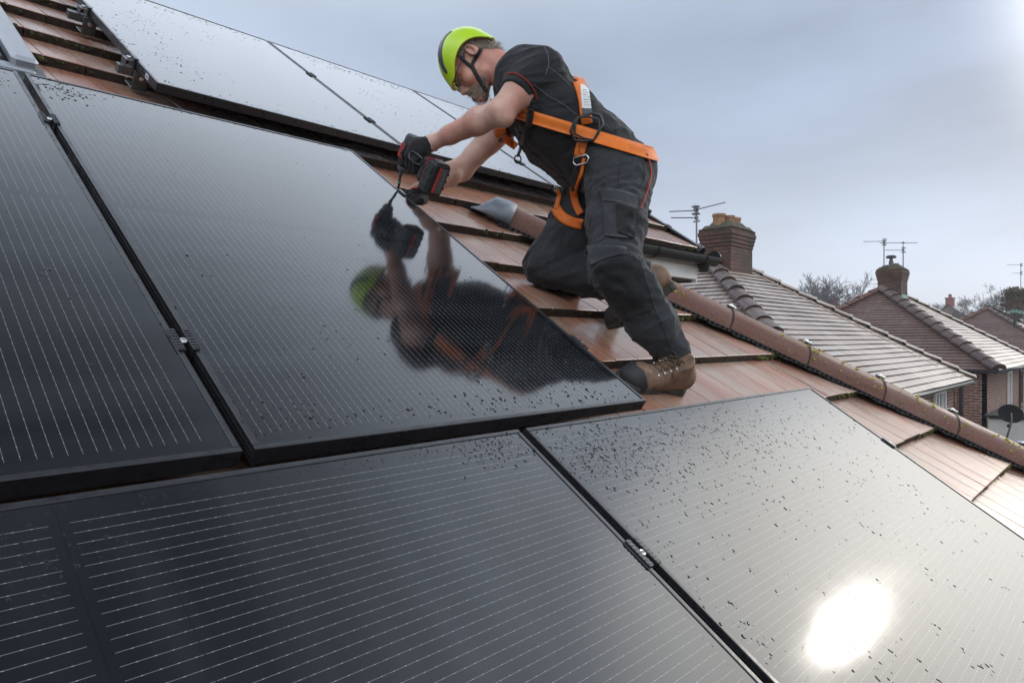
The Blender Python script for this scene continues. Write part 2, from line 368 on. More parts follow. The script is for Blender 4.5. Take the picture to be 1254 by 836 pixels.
# ------------------------------------------------------------ our house
GAUGE, V0 = 0.34, 0.06
WT = -0.108                                   # top of the tiles at their lower edge
V_EAVE, V_RIDGE, V_MAIN = -0.62, 4.55, 2.44
U_VERGE = 4.80
def hip_u(v): return 4.60 - 0.93 * v
house = thing('house', W((1.0, 0.5, -0.3))[0] * [1, 1, 0], 'house with red concrete tiled roof that carries the solar panels and the kneeling man', 'house')
tb = B()
def add_tile(b, u0, u1, v0, lim, rnd):
    """one flat interlocking tile with a false joint down its middle"""
    jit = (random.random() - .5) * 0.003
    L = GAUGE + 0.05; g = 0.0022
    um = (u0 + u1) / 2
    us = [u0 + g, u0 + g, um - 0.0035, um - 0.0015, um + 0.0015, um + 0.0035, u1 - g, u1 - g]
    hs = [-0.007, 0, 0, -0.004, -0.004, 0, 0, -0.007]
    V = []; UVv = []
    vrow = v0 + (random.random() - .5) * 0.004
    for k, (v, w) in enumerate(((vrow, WT - 0.040), (vrow, WT - 0.002 + jit), (vrow + 0.003, WT + jit), (v0 + L, WT - 0.043))):
        for u, h in zip(us, hs):
            uu = min(u, lim(v)) if lim else u
            V.append((uu, v, w + (h if k else 0))); UVv.append((u, v))
    F = []; mi = []
    n = len(us)
    for r in range(3):
        for c in range(n - 1):
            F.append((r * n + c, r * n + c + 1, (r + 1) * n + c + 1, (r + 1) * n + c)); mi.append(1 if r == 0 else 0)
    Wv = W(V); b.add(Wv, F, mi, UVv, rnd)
TW = 0.289
k = -2
while V0 + GAUGE * k < V_RIDGE - 0.05:
    v = V0 + GAUGE * k; v = max(v, V_EAVE) if k == -2 else v
    off = (0.0 if k % 2 == 0 else TW / 2) + 2.14 - 20 * TW
    main = V0 + GAUGE * k >= V_MAIN - 0.02
    i = 0
    while off + i * TW < (U_VERGE if main else 5.4):
        u0 = off + i * TW; i += 1
        if u0 < -3.4: continue
        if not main and u0 > hip_u(v) - 0.0: continue
        lim = (lambda vv: U_VERGE) if main else hip_u
        add_tile(tb, u0, u0 + TW, v, lim, random.random() ** 1.5)
    k += 1
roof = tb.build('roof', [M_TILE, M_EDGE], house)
# boarding under the tiles (stops light) and the roof's other faces
ub = B(); WB = -0.155
def P3(u, v, w): return W((u, v, w))[0]
zE = P3(0, V_EAVE, WB)
hb, ht = hip_u(V_EAVE), hip_u(2.36)
ub.quad([P3(-3.4, V_EAVE, WB), P3(hb, V_EAVE, WB), P3(ht, 2.36, WB), P3(ht, V_MAIN - .02, WB), P3(-3.4, V_MAIN - .02, WB)])
ub.quad([P3(-3.4, V_MAIN - .02, WB), P3(U_VERGE - .03, V_MAIN - .02, WB), P3(U_VERGE - .03, V_RIDGE, WB), P3(-3.4, V_RIDGE, WB)])
rz = P3(0, V_RIDGE, WB)
bk = lambda u, s: np.array([u, rz[1] + s * math.cos(PITCH), rz[2] - s * math.sin(PITCH)])
ub.quad([bk(-3.4, 0), bk(U_VERGE - .03, 0), bk(U_VERGE - .03, 4.5), bk(-3.4, 4.5)])
ub.build('roof_boarding', M_EDGE, house)
bb = B(); kk = 0
while kk * GAUGE < 4.5:                         # tiles of the far slope
    s0 = kk * GAUGE; a = bk(-3.4, s0 - .04) + [0, 0, .03]; c = bk(-3.4, s0 + GAUGE) + [0, 0, .06]
    bx = U_VERGE - .03 + 3.4
    V = [a, a + [bx, 0, 0], c + [bx, 0, 0], c, c - [0, 0, .03], c + [bx, 0, -.03]]
    bb.add(V, [(1, 0, 3, 2), (3, 4, 5, 2)], [0, 1], [(0, s0), (8, s0), (8, s0 + .34), (0, s0 + .34), (0, s0 + .34), (8, s0 + .34)], random.random()); kk += 1
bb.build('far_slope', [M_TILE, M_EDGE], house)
# hip return slope (faces +X)
hr = B(); cT = P3(ht, 2.36, WT - .02); cB = P3(hb, V_EAVE, WT - .02)
yb = P3(0, V_MAIN, WB)[1] + 0.25
rows = 11
for i in range(rows):
    f0, f1 = i / rows, (i + 1) / rows
    lo = lambda f: cB + (cT - cB) * f
    a, c = lo(f0), lo(f1)
    V = [a + [0.02, 0, .03], [a[0] + .02, yb, a[2] + .03], [c[0], yb, c[2]], c, a + [0.02, 0, 0], [a[0] + .02, yb, a[2]]]
    hr.add(V, [(0, 1, 2, 3), (4, 5, 1, 0)], [0, 1], [(a[1], f0 * 3), (yb, f0 * 3), (yb, f1 * 3), (c[1], f1 * 3), (a[1], f0 * 3), (yb, f0 * 3)], random.random())
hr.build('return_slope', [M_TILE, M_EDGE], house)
# walls
wb = B()
def wallq(b, p0, p1, z0, z1, t=0.1):
    """brick wall slab between plan points p0, p1 with uv in metres"""
    p0 = np.array(p0, float); p1 = np.array(p1, float); d = p1 - p0; L = np.linalg.norm(d); n = np.array([d[1], -d[0]]) / L * t
    q = [(p0, 0), (p1, L)]
    V = []; U = []
    for off in (0, 1):
        for (p, s) in q:
            for z in (z0, z1): V.append((*(p - n * off), z)); U.append((s, z))
    b.add(V, [(0, 2, 3, 1), (4, 5, 7, 6), (0, 1, 5, 4), (2, 6, 7, 3), (1, 3, 7, 5), (0, 4, 6, 2)], 0, U)
ym = P3(0, V_MAIN, WB)[1]; zm = P3(0, V_MAIN, WB)[2]
wallq(wb, (-3.2, zE[1] + .35), (hb - .35, zE[1] + .35), 0, zE[2] - .1)
wallq(wb, (hb - .35, zE[1] + .35), (hb - .35, ym + .35), 0, zE[2] - .1)
wallq(wb, (ht - .3, ym + .36), (U_VERGE - .22, ym + .36), 0, zm - .02)
wallq(wb, (U_VERGE - .22, ym + .36), (U_VERGE - .22, ym + 6.2), 0, zm - .02)
wallq(wb, (-3.2, ym + 6.2), (-3.2, zE[1] + .35), 0, zE[2] - .1)
wallq(wb, (U_VERGE - .22, ym + 6.2), (-3.2, ym + 6.2), 0, zE[2] - .1)
# gable triangle
gx = U_VERGE - .22; y2 = ym + 6.2
wb.add([(gx, ym + .36, zm - .02), (gx, y2, zm - .02), (gx, rz[1], rz[2] - .06), (gx - .1, ym + .36, zm - .02), (gx - .1, y2, zm - .02), (gx - .1, rz[1], rz[2] - .06)],
       [(0, 1, 2), (3, 5, 4), (0, 2, 5, 3), (1, 4, 5, 2)], 0, [(0, zm), (y2 - ym, zm), (rz[1] - ym, rz[2]), (0, zm), (1, zm), (1, rz[2])])
wb.build('wall', M_BRICK, house)
# fascia, soffit, gutter of the main eave right of the hip
eL = P3(2.50, V_MAIN - .03, WT - .03); xR = U_VERGE
yf = eL[1] + .03; zf = eL[2]
fb = B(); fb.box(((eL[0] + xR - .06) / 2, yf, zf - .130), (xR - .06 - eL[0], .02, .14), bev=.003)
fb.box(((xR - .05), yf + .17, zf - .140), (.02, .36, .16), bev=.003)
fb.build('fascia', M_UPVC, house)
sb_ = B(); sb_.box(((eL[0] + xR - .07) / 2, yf + .19, zf - .215), (xR - .09 - eL[0], .34, .012)); sb_.build('soffit', M_EDGE, house)
def gutter(b, p0, p1, r=.056, th=.004):
    p0 = np.array(p0, float); p1 = np.array(p1, float); d = (p1 - p0); d /= np.linalg.norm(d); s = np.cross(d, [0, 0, 1])
    V = []; n = 12
    for p in (p0, p1):
        for rr in (r, r - th):
            for k in range(n + 1):
                a = math.pi * k / n; V.append(p + s * rr * math.cos(a) + np.array([0, 0, -1]) * rr * math.sin(a) * 1.0)
    m = n + 1; F = []
    for k in range(n):
        F.append((k, k + 1, 2 * m + k + 1, 2 * m + k)); F.append((m + k + 1, m + k, 3 * m + k, 3 * m + k + 1))
        F.append((k + 1, k, m + k, m + k + 1)); F.append((2 * m + k, 2 * m + k + 1, 3 * m + k + 1, 3 * m + k))
    F.append((0, 2 * m, 3 * m, m)); F.append((n, m + n, 3 * m + n, 2 * m + n)); b.add(V, F)
gb = B(); gy, gz = yf - .072, zf - .035
gutter(gb, (eL[0] - .05, gy, gz), (xR + .10, gy, gz), .062)
gb.lathe((xR + .10, gy, gz), (1, 0, 0), [(.001, 0), (.060, 0), (.060, .005), (.001, .005)], 20)
for xx in (3.2, 4.0, xR - .12): # brackets
    gutter(gb, (xx, gy, gz), (xx + .03, gy, gz), .069, .006)
gb.lathe((xR - .06, gy, gz - .055), (0, 0, -1), [(.05, 0), (.042, .03), (.034, .06), (.001, .06)], 14)
gb.tube([(3.2, gy + .03, gz - .05), (3.2, gy + .06, gz - .09)], .012, 6)
gb.build('gutter', M_BLACKPL, house, smooth=True)
shade_flat_auto(bpy.data.objects['gutter'])
# dry verge units stepping up the gable
for j, kk in enumerate(range(7, 13)):
    v = V0 + GAUGE * kk; vb = B()
    vb.box(P3(U_VERGE + .012, v + .17, WT - .045), (.018, .37, .085), RFR, bev=.004)
    vb.box(P3(U_VERGE - .02, v + .17, WT + .004), (.06, .36, .012), RFR, bev=.004)
    vb.lathe(P3(U_VERGE + .0, v - .02, WT - .03), VD, [(.001, 0), (.045, 0), (.05, .02), (.045, .05), (.001, .05)], 14)
    vb.build('verge_unit', M_BLACKPL, house)
# gutter of the lower eave
gb = B(); gutter(gb, (-3.3, zE[1] - .03, zE[2]), (hb + .05, zE[1] - .03, zE[2]), .056); gutter(gb, (hb + .06, zE[1] - .02, zE[2] - .01), (hb + .06, yb, zE[2] - .01), .056)
gb.build('gutter', M_BLACKPL, house, smooth=True)
# hip: ventilated roll, tiles, union clips, lead saddle
HD = P3(hip_u(0), 0, 0) - P3(hip_u(1), 1, 0); HLn = np.linalg.norm(HD); HD /= HLn       # points down the hip
HS = np.cross(HD, [0, 0, 1]); HS /= np.linalg.norm(HS); HN = np.cross(HS, HD)              # side, outward
HFR = np.array([HS, HD, HN])
def hp(v, side=0, out=0): return P3(hip_u(v) + 0.03, v, WT - .035) + HS * side + HN * out
rb = B()
HK = abs(RN @ HS) / (RN @ HN)                # how steeply the slope falls away from the hip
prof = [(s, .034 - abs(s) * HK + (.012 if abs(s) < .15 else .004)) for s in (-.17, -.165, -.12, 0, .12, .165, .17)]
vv = np.linspace(2.31, V_EAVE, 90); V = []; F = []
for i, v in enumerate(vv):
    for (s, o_) in prof: V.append(hp(v, s, o_ + (0.005 * math.sin(i * 2.1) if abs(s) > .15 else 0)))
m = len(prof)
for i in range(len(vv) - 1):
    for j in range(m - 1): F.append((i * m + j, i * m + j + 1, (i + 1) * m + j + 1, (i + 1) * m + j))
rb.add(V, F); 
for i, v in enumerate(np.linspace(2.35, V_EAVE, 150)):
    for s in (1,):
        rb.box(hp(v, s * .152, .044 - .152 * HK), (.028, .012, .006), HFR)
rb.build('hip_roll', simple('matt_black_roll', (.010, .010, .010), .8), house)
JV = [2.36 - .3265 * i for i in range(10)]
for i in range(9):
    v0_, v1_ = JV[i], JV[i + 1]; tb_ = B(); V = []; U = []; n = 14
    for j, (v, ex) in enumerate(((v0_ - .003, 0.0), (v1_ + .003, .0))):
        for th in (0, -.014):
            for k in range(n + 1):
                a = math.pi * (k / n); r = (.125 if j == 0 else .135) + th
                x = -math.cos(a) * r; y = math.sin(a) ** 0.85 * (.125 + th) if 0 < k < n else 0
                V.append(hp(v, x * 1.0, .040 - .13 * HK + y + ex)); U.append((k / n * .4 + i, v + i * 0.37))
    m = n + 1; F = []; mi = []
    for k in range(n):
        F.append((k, 2 * m + k, 2 * m + k + 1, k + 1)); F.append((m + k, m + k + 1, 3 * m + k + 1, 3 * m + k))
        F.append((k, k + 1, m + k + 1, m + k)); F.append((2 * m + k + 1, 2 * m + k, 3 * m + k, 3 * m + k + 1)); mi += [0, 0, 1, 1]
    F.append((0, m, 3 * m, 2 * m)); F.append((n, 2 * m + n, 3 * m + n, m + n)); mi += [1, 1]
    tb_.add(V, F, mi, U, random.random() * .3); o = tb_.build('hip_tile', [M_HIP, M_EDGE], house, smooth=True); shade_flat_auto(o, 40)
    if i > 0:                                    # clip at the upper joint
        cb = B(); V = []; F = []; n2 = 18
        for k in range(n2 + 1):
            a = math.pi * k / n2
            for dv in (-.004, .004):
                V.append(hp(v0_ + dv, -math.cos(a) * .134, .041 - .13 * HK + math.sin(a) ** .85 * .129))
        F = [(2 * k, 2 * k + 1, 2 * k + 3, 2 * k + 2) for k in range(n2)]
        cb.add(V, F)
        cb.build('union_band', M_EDGE, house, smooth=True)
        cb = B(); top = hp(v0_, .035, .170 - .13 * HK)
        cb.box(top, (.034, .045, .012), HFR, bev=.003); cb.lathe(top, HN, [(.001, 0), (.011, 0), (.011, .012), (.001, .013)], 8)
        cb.build('union_clip', M_STEEL, house)
lb = B(); V = []; n = 14
for v, sc, dr in ((2.27, 1.02, 0), (2.31, 1.02, 0), (2.35, 1.0, .06), (2.375, .95, .4), (2.395, .92, .72), (2.42, .9, .93)):
    for k in range(n + 1):
        a = math.pi * k / n; V.append(hp(v, -math.cos(a) * .138 * sc, .046 - .13 * HK + math.sin(a) ** .85 * .130 * (1 - dr)))
m = n + 1; lb.add(V, [(r * m + k, r * m + k + 1, (r + 1) * m + k + 1, (r + 1) * m + k) for r in range(5) for k in range(n)])
lo_ = lb.build('lead_saddle', M_LEAD, house, smooth=True); md = lo_.modifiers.new('s', 'SOLIDIFY'); md.thickness = .004
# roof window, upper left
rw = B()
wu0, wu1, wv0, wv1 = -.28, .595, 2.66, 3.95
rw.box(P3((wu0 + wu1) / 2, (wv0 + wv1) / 2, -.092), (wu1 - wu0 + .06, wv1 - wv0 + .06, .05), RFR, bev=.004)
fl = rw.build('roof_window', simple('window_flashing', (0.07, 0.075, 0.08), .45, .3), house, label='grey clad roof window let into the tiles at upper left')
fb = B()
for (a, b_, c, d) in ((wu0, wu0 + .09, wv0, wv1), (wu1 - .075, wu1, wv0 + .03, wv1)):
    fb.box(P3((a + b_) / 2, (c + d) / 2, -.040), (b_ - a, d - c, .045), RFR, bev=.012)
fb.box(P3((wu0 + wu1) / 2, wv0 + .03, -.064), (wu1 - wu0 - .02, .05, .03), RFR, bev=.006)
ofr = fb.build('frame', M_GREYMET, fl)
fb = B()
for (a, b_, c, d) in ((wu0 + .1, wu0 + .16, wv0 + .08, wv1), (wu1 - .155, wu1 - .09, wv0 + .08, wv1), (wu0 + .16, wu1 - .155, wv0 + .08, wv0 + .14)):
    fb.box(P3((a + b_) / 2, (c + d) / 2, -.052), (b_ - a, d - c, .03), RFR, bev=.008)
fb.build('sash', M_GREYMET, fl)
gbx = B(); gbx.box(P3((wu0 + wu1) / 2, (wv0 + wv1) / 2 + .08, -.0535), (wu1 - wu0 - .3, wv1 - wv0 - .1, .008), RFR); gbx.build('pane', M_ROOFGLASS, fl)

# moss tufts clinging to tile edges, gaps and the hip
def lump(b, c, r, ax=np.eye(3), mi=0):
    n1, n2 = 5, 3; V = [np.array(c) + ax[2] * r * .8]; F = []
    for j in range(n2):
        ph = (j + 1) / n2 * math.pi * .55
        for i in range(n1):
            th = math.tau * i / n1 + j; rr = r * random.uniform(.7, 1.25)
            V.append(np.array(c) + ax[0] * rr * math.sin(ph) * math.cos(th) + ax[1] * rr * math.sin(ph) * math.sin(th) + ax[2] * rr * .8 * math.cos(ph))
    for i in range(n1): F.append((0, 1 + i, 1 + (i + 1) % n1))
    for j in range(n2 - 1):
        for i in range(n1): a = 1 + j * n1; F.append((a + i, a + n1 + i, a + n1 + (i + 1) % n1, a + (i + 1) % n1))
    b.add(V, F, mi)
mb = B()
for k in range(-2, 13):
    v = V0 + GAUGE * k; main = v >= V_MAIN - .02
    umax = U_VERGE if main else hip_u(v)
    u = -0.6
    while u < umax:
        dens = 1.0 if u > umax - .55 or u < 0.95 else .22
        cl = math.sin(u * 9 + k * 3.1) + math.sin(u * 23 + k) * .6
        if random.random() < dens * (.75 if cl > .2 else .12):
            lump(mb, P3(u, v - .002, WT - random.uniform(.004, .026)), random.uniform(.003, .008 if dens < 1 else .0125), np.array([XD, RN, -VD]), 0 if (u > 2.8 or random.random() < .2) else 1)
        u += random.uniform(.005, .016)
tag(mb.build('moss', [M_MOSS, M_MOSSD], None, smooth=True), 'green and brown moss growing along the lower edges of the roof tiles', 'moss', kind='stuff')
mb = B()
for c_v, n_, sp in ((1.0, 26, .14), (.55, 16, .1), (.02, 70, .16), (-.1, 50, .1), (1.62, 14, .08), (.8, 12, .1), (.3, 8, .2)):
    for _ in range(n_):
        v = c_v + random.gauss(0, sp * .6); a = math.pi * random.uniform(.06, .36)
        lump(mb, hp(v, math.cos(a) * .131, .038 - .13 * HK + math.sin(a) ** .85 * .127), random.uniform(.003, .009), np.array([HD, HN, HS * math.cos(a) + HN * math.sin(a)]))
tag(mb.build('lichen', simple('yellow_lichen', (.36, .33, .03), .9, var=.4, scale=90), None, smooth=True), 'yellow lichen specks on the red hip tiles', 'lichen', kind='stuff')

# ------------------------------------------------------------ solar panels
PT, FWD, PH = 0.0022, 0.0105, 0.032           # lip above glass, lip width, frame height
def solar_panel(u0, v0, wu, wv, label, portrait):
    loc = W((u0, v0, -PH))[0]
    t = thing('solar_panel', loc, label, 'solar panel', 'black solar panels on the roof')
    fb = B()
    def bar(a, b_, c, d): fb.box(P3((a + b_) / 2, (c + d) / 2, (PT - PH) / 2), (b_ - a, d - c, PT + PH), RFR, bev=.0012)
    e = .0007
    bar(u0, u0 + wu, v0, v0 + FWD); bar(u0, u0 + wu, v0 + wv - FWD, v0 + wv)
    bar(u0, u0 + FWD, v0 + FWD + e, v0 + wv - FWD - e); bar(u0 + wu - FWD, u0 + wu, v0 + FWD + e, v0 + wv - FWD - e)
    # grooves pressed along the outer sides
    for s in (-1, 1):
        for h in (-.010, -.019, -.027):
            fb.box(P3(u0 + (wu if s > 0 else 0), v0 + wv / 2, h), (.0022, wv - .004, .0022), RFR)
    fb.build('frame', M_ALUB, t)
    gb = B(); a, b_, c, d = u0 + FWD - .001, u0 + wu - FWD + .001, v0 + FWD - .001, v0 + wv - FWD + .001
    if portrait: U = [(a - u0, c - v0 - wv / 2), (b_ - u0, c - v0 - wv / 2), (b_ - u0, d - v0 - wv / 2), (a - u0, d - v0 - wv / 2)]
    else: U = [(c - v0, a - u0 - wu / 2), (c - v0, b_ - u0 - wu / 2), (d - v0, b_ - u0 - wu / 2), (d - v0, a - u0 - wu / 2)]
    gb.quad([P3(a, c, 0), P3(b_, c, 0), P3(b_, d, 0), P3(a, d, 0)], uv=U)
    gb.build('glass', M_SOLAR, t)
    bb_ = B(); bb_.quad([P3(a, d, -.006), P3(b_, d, -.006), P3(b_, c, -.006), P3(a, c, -.006)]); bb_.build('backsheet', M_BLACKPL, t)
    return t
PAN = [
 (-0.648, .746, 1.138, 1.713, 'black portrait solar panel cut off by the left edge of the photo, middle row', True, 'A'),
 (.5105, .746, 1.138, 1.713, 'black portrait solar panel mirroring the man, the drill at its right edge', True, 'P'),
 (-.62, -.426, 1.702, 1.134, 'dark landscape solar panel in the bottom left foreground', False, 'L'),
 (1.106, -.426, 1.702, 1.134, 'landscape solar panel with the sun glare on it, bottom right', False, 'G'),
 (.960, 2.725, 1.129, 1.634, 'leftmost solar panel of the upper row, small white sticker on its frame side', True, 'U'),
 (2.098, 2.725, 1.138, 1.634, 'solar panel of the upper row directly above the drill', True, 'V'),
 (3.246, 2.725, 1.138, 1.634, 'solar panel of the upper row partly hidden behind the man', True, 'X')]
PO = {}
for (u0, v0, wu, wv, lab, por, key) in PAN: PO[key] = solar_panel(u0, v0, wu, wv, lab, por)
sb_ = B(); sb_.box(P3(.9588, 2.832, -.014), (.0008, .034, .018), RFR); st_ = sb_.build('sticker', simple('white_label', (.75, .76, .8), .4, var=.03), PO['U'])
sb_ = B()
for q in range(4): sb_.box(P3(.9582, 2.822 + q * .006, -.014), (.0006, .003, .009), RFR)
sb_.build('print', simple('blue_ink', (.05, .08, .3), .5), st_)

# rails, clamps and hooks
M_ALUD = simple('grey_aluminium', (.13, .135, .14), .35, .7, .25, 30, .1)
def rail(u0, u1, v, label):
    b = B(); b.box(P3((u0 + u1) / 2, v, -PH - .019), (u1 - u0, .038, .034), RFR, bev=.002)
    b.box(P3((u0 + u1) / 2, v - .0195, -PH - .019), (u1 - u0 - .002, .002, .008), RFR)
    o = b.build('mounting_rail', M_ALUD, None, origin=P3(u0, v, -PH - .04)); return tag(o, label, 'rail', 'mounting rails under the solar panels')
rail(.905, 4.40, 3.00, 'grey rail under the upper row, the lower of its two'); rail(.885, 4.40, 3.68, 'grey rail under the upper row, the higher of its two')
rail(-.7, 1.675, 1.045, 'lower rail under the middle row of panels'); rail(-.7, 1.675, 2.052, 'upper rail under the middle row, beneath the drill tip')
rail(-.7, 2.83, .355, 'rail under the bottom row of panels')
def clamp(u, v, label, end=0, src=[None]):
    """mid clamp (end=0) between two frames or end clamp on the outer side"""
    loc = P3(u, v, 0); t = thing('panel_clamp', loc, label, 'clamp', 'clamps holding the solar panels')
    b = B(); L = .066
    if end == 0:
        for s in (-1, 1):
            b.box(P3(u + s * .013, v, PT + .0022), (.013, L, .0038), RFR, bev=.001)
            b.box(P3(u + s * .0075, v, -.011), (.003, L, .028), RFR)
            for q in range(7): b.box(P3(u + s * .013, v - L / 2 + .006 + q * .009, PT + .0045), (.0115, .0026, .0014), RFR)
        b.box(P3(u, v, -.024), (.014, L, .004), RFR); zb = -.004
        b.build('clamp_body', M_ALUB, t)
    else:
        s = end
        b.box(P3(u - s * .004, v, PT + .0022), (.016, L * .8, .0038), RFR, bev=.001)
        b.box(P3(u + s * .004, v, -.016), (.004, L * .8, .036), RFR)
        b.box(P3(u + s * .019, v, -.008), (.028, L * .8, .004), RFR, bev=.001); b.box(P3(u + s * .032, v, -.02), (.003, L * .8, .026), RFR)
        b.build('clamp_body', M_ALUB if end > 0 else M_ALUD, t); zb = -.006; u = u + s * .018
    b = B(); b.lathe(P3(u, v, zb), RN, [(.0075, 0), (.0075, .007), (.0065, .008), (.0035, .008), (.0033, .003), (.0005, .003)], 14); b.build('bolt', M_STEEL, t, smooth=False)
    return t
CL = [(.5003, 1.047, 'lower clamp between the two left panels of the middle row', 0), (.5003, 2.092, 'upper clamp between the two left panels of the middle row', 0),
 (1.094, .345, 'clamp with bright bolt between the two foreground landscape panels', 0), (2.0935, 3.062, 'lower clamp on the first seam of the upper row', 0), (2.0935, 3.74, 'upper clamp on the first seam of the upper row', 0),
 (3.241, 3.05, 'lower clamp on the seam of the upper row beside the man', 0), (3.241, 3.66, 'upper clamp on the second seam of the upper row', 0),
 (1.651, 2.052, 'end clamp under the drill bit', 1), (1.651, 1.04, 'black end clamp on the right edge of the mirroring panel', 1), (2.811, .362, 'black end clamp on the right edge of the sunlit panel', 1),
 (.957, 3.0, 'lower end clamp at the left end of the upper row', -1), (.957, 3.68, 'upper end clamp at the left end of the upper row', -1),
 (4.39, 3.0, 'end clamp at the right end of the upper row', 1)]
for u, v, lab, e in CL: clamp(u, v, lab, e)
def hook(u, v, label):
    t = thing('roof_hook', P3(u, v, WT), label, 'roof hook', 'roof hooks carrying the rails')
    b = B(); b.box(P3(u, v - .022, -.074), (.055, .006, .075), RFR, bev=.002); b.box(P3(u, v + .02, -.108), (.055, .09, .006), RFR, bev=.002); b.build('bracket', M_ALUD, t)
    b = B(); b.lathe(P3(u, v - .026, -.062), -VD, [(.010, 0), (.010, .005), (.006, .006), (.006, .010), (.0005, .010)], 6); b.build('bolt', M_STEEL, t)
for u, v, lab in ((.985, 2.99, 'lower roof hook left of the upper row'), (.965, 3.67, 'upper roof hook left of the upper row'), (2.6, 2.99, 'roof hook under the second upper panel'), (3.9, 2.99, 'roof hook under the upper panel behind the man'),
    (-.1, 1.035, 'roof hook under the left middle panel'), (1.3, 1.035, 'roof hook under the mirroring panel'), (1.5, .345, 'roof hook under the sunlit panel'), (.1, .345, 'roof hook under the foreground panel')): hook(u, v, lab)
# cable slung below the upper row
cb = B(); pts = [P3(1.3 + .1 * i, 2.80 - .05 * math.sin(i * .55) ** 2, -.062 - .03 * abs(math.sin(i * .5))) for i in range(30)]
cb.tube(pts, .003, 6); tag(cb.build('cable', M_BLACKPL, None, smooth=True), 'thin black cable slung under the lower edge of the upper row', 'cable')

# ------------------------------------------------------------ rain drops: real beads on the glass
def drops(key, spots, label):
    u0, v0, wu, wv = next((p[0], p[1], p[2], p[3]) for p in PAN if p[6] == key)
    dv = []; df = []; n = 0; k1 = 7
    for (u, v, r, el, rot) in spots:
        if not (u0 + .006 < u < u0 + wu - .006 and v0 + .006 < v < v0 + wv - .006): continue
        edge = min(u - u0, u0 + wu - u, v - v0, v0 + wv - v) < FWD + r
        w0 = (PT if edge else 0) - .0001
        wob = RNG.uniform(.75, 1.25, k1)
        V = []
        for ring, (q, h) in enumerate(((1.0, 0), (.82, .27), (.45, .44))):
            for k in range(k1):
                a = math.tau * k / k1
                x = r * q * math.cos(a) * wob[k]; y = r * q * math.sin(a) * el * wob[k]
                V.append((u + x * math.cos(rot) - y * math.sin(rot), v + x * math.sin(rot) + y * math.cos(rot), w0 + r * h))
        V.append((u, v, w0 + r * .49))
        for ring in range(2):
            for k in range(k1): k2 = (k + 1) % k1; df.append((n + ring * k1 + k, n + ring * k1 + k2, n + (ring + 1) * k1 + k2, n + (ring + 1) * k1 + k))
        for k in range(k1): df.append((n + 2 * k1 + k, n + 2 * k1 + (k + 1) % k1, n + 3 * k1))
        dv += V; n += len(V)
    o = mesh('water_droplets', W(dv), df, M_DROP, None, True); tag(o, label, 'water drops', kind='stuff')
def scatter(n, cu, cv, su, sv, r0, r1, el=1.5, mode='g'):
    S = []
    for _ in range(n):
        if mode == 'g': u, v = random.gauss(cu, su), random.gauss(cv, sv)
        else: u, v = random.uniform(cu - su, cu + su), random.uniform(cv - sv, cv + sv)
        r = r0 + (r1 - r0) * random.random() ** 2.2
        S.append((u, v, r, random.uniform(1, el), random.gauss(0, .35)))
        if random.random() < .25: S.append((u + random.gauss(0, r * 2.5), v - random.uniform(1, 4) * r, r * random.uniform(.4, .8), 1.2, 0))
    return S
def clusters(n, u0, u1, v0, v1, m, sp, r0, r1, el=1.6):
    S = []
    for _ in range(n):
        cu, cv = random.uniform(u0, u1), random.uniform(v0, v1)
        S += scatter(random.randint(3, m), cu, cv, sp * random.uniform(.4, 1), sp * random.uniform(.8, 2), r0, r1, el)
    return S
drops('A', clusters(12, -.2, .48, .77, 1.3, 9, .02, .001, .0042) + scatter(90, .484, 1.6, .003, .6, .0008, .0022, 1.2) + scatter(40, .40, 2.36, .05, .04, .001, .004) + scatter(90, .3, 1.5, .3, .5, .0007, .0022), 'water drops on the left panel of the middle row')
drops('P', scatter(150, .59, .83, .05, .045, .0007, .0026) + scatter(110, .54, .86, .014, .08, .0006, .0020) + scatter(60, .60, 1.0, .05, .12, .0006, .0022) + scatter(220, 1.2, .80, .28, .025, .001, .0040) + scatter(150, 1.35, .92, .18, .07, .0008, .0038, 2.2) +
      scatter(150, .59, 2.38, .045, .05, .0012, .0045) + clusters(18, .6, 1.6, .8, 1.6, 8, .03, .001, .004) + scatter(220, 1.1, 1.4, .4, .5, .0006, .0022) + scatter(70, 1.1, 2.44, .4, .006, .001, .003) + scatter(60, 1.61, 1.9, .015, .3, .0008, .002) + scatter(120, 1.0, 1.05, .3, .12, .0008, .003),
      'water drops on the panel that mirrors the man')
drops('L', scatter(260, .98, .66, .07, .03, .0008, .0030) + scatter(200, .75, .685, .3, .008, .0008, .0022) + scatter(60, .18, .62, .05, .03, .001, .003) + scatter(70, .6, .35, .4, .2, .0005, .0013) + scatter(50, 1.06, .4, .012, .2, .0005, .0015), 'water drops on the dark foreground panel')
drops('G', scatter(700, 1.75, .58, .45, .07, .0009, .0030, 2.4) + scatter(520, 1.35, .58, .14, .09, .0008, .0030, 2.0) + scatter(420, 2.0, .42, .45, .13, .0008, .0028, 2.4) + scatter(120, 1.16, .1, .03, .3, .0008, .003, 2.0) + scatter(260, 1.22, .62, .08, .05, .0008, .003) + clusters(45, 1.15, 2.7, -.3, .5, 12, .03, .0008, .0032, 2.2) + scatter(200, 1.9, .2, .5, .25, .0005, .0014), 'water drops scattered over the sunlit panel')
drops('U', scatter(300, 1.5, 4.28, .35, .05, .001, .0038) + scatter(170, 1.1, 3.3, .09, .4, .0012, .0042) + clusters(26, 1.0, 1.9, 2.8, 4.2, 10, .05, .0009, .003) + scatter(90, 1.5, 2.76, .4, .02, .001, .004), 'water drops on the leftmost upper panel')
drops('V', scatter(420, 2.65, 4.25, .33, .06, .001, .0038) + clusters(40, 2.15, 3.2, 2.8, 4.1, 12, .06, .0009, .0034) + scatter(90, 2.6, 2.76, .4, .02, .001, .004), 'water drops on the upper panel above the drill')
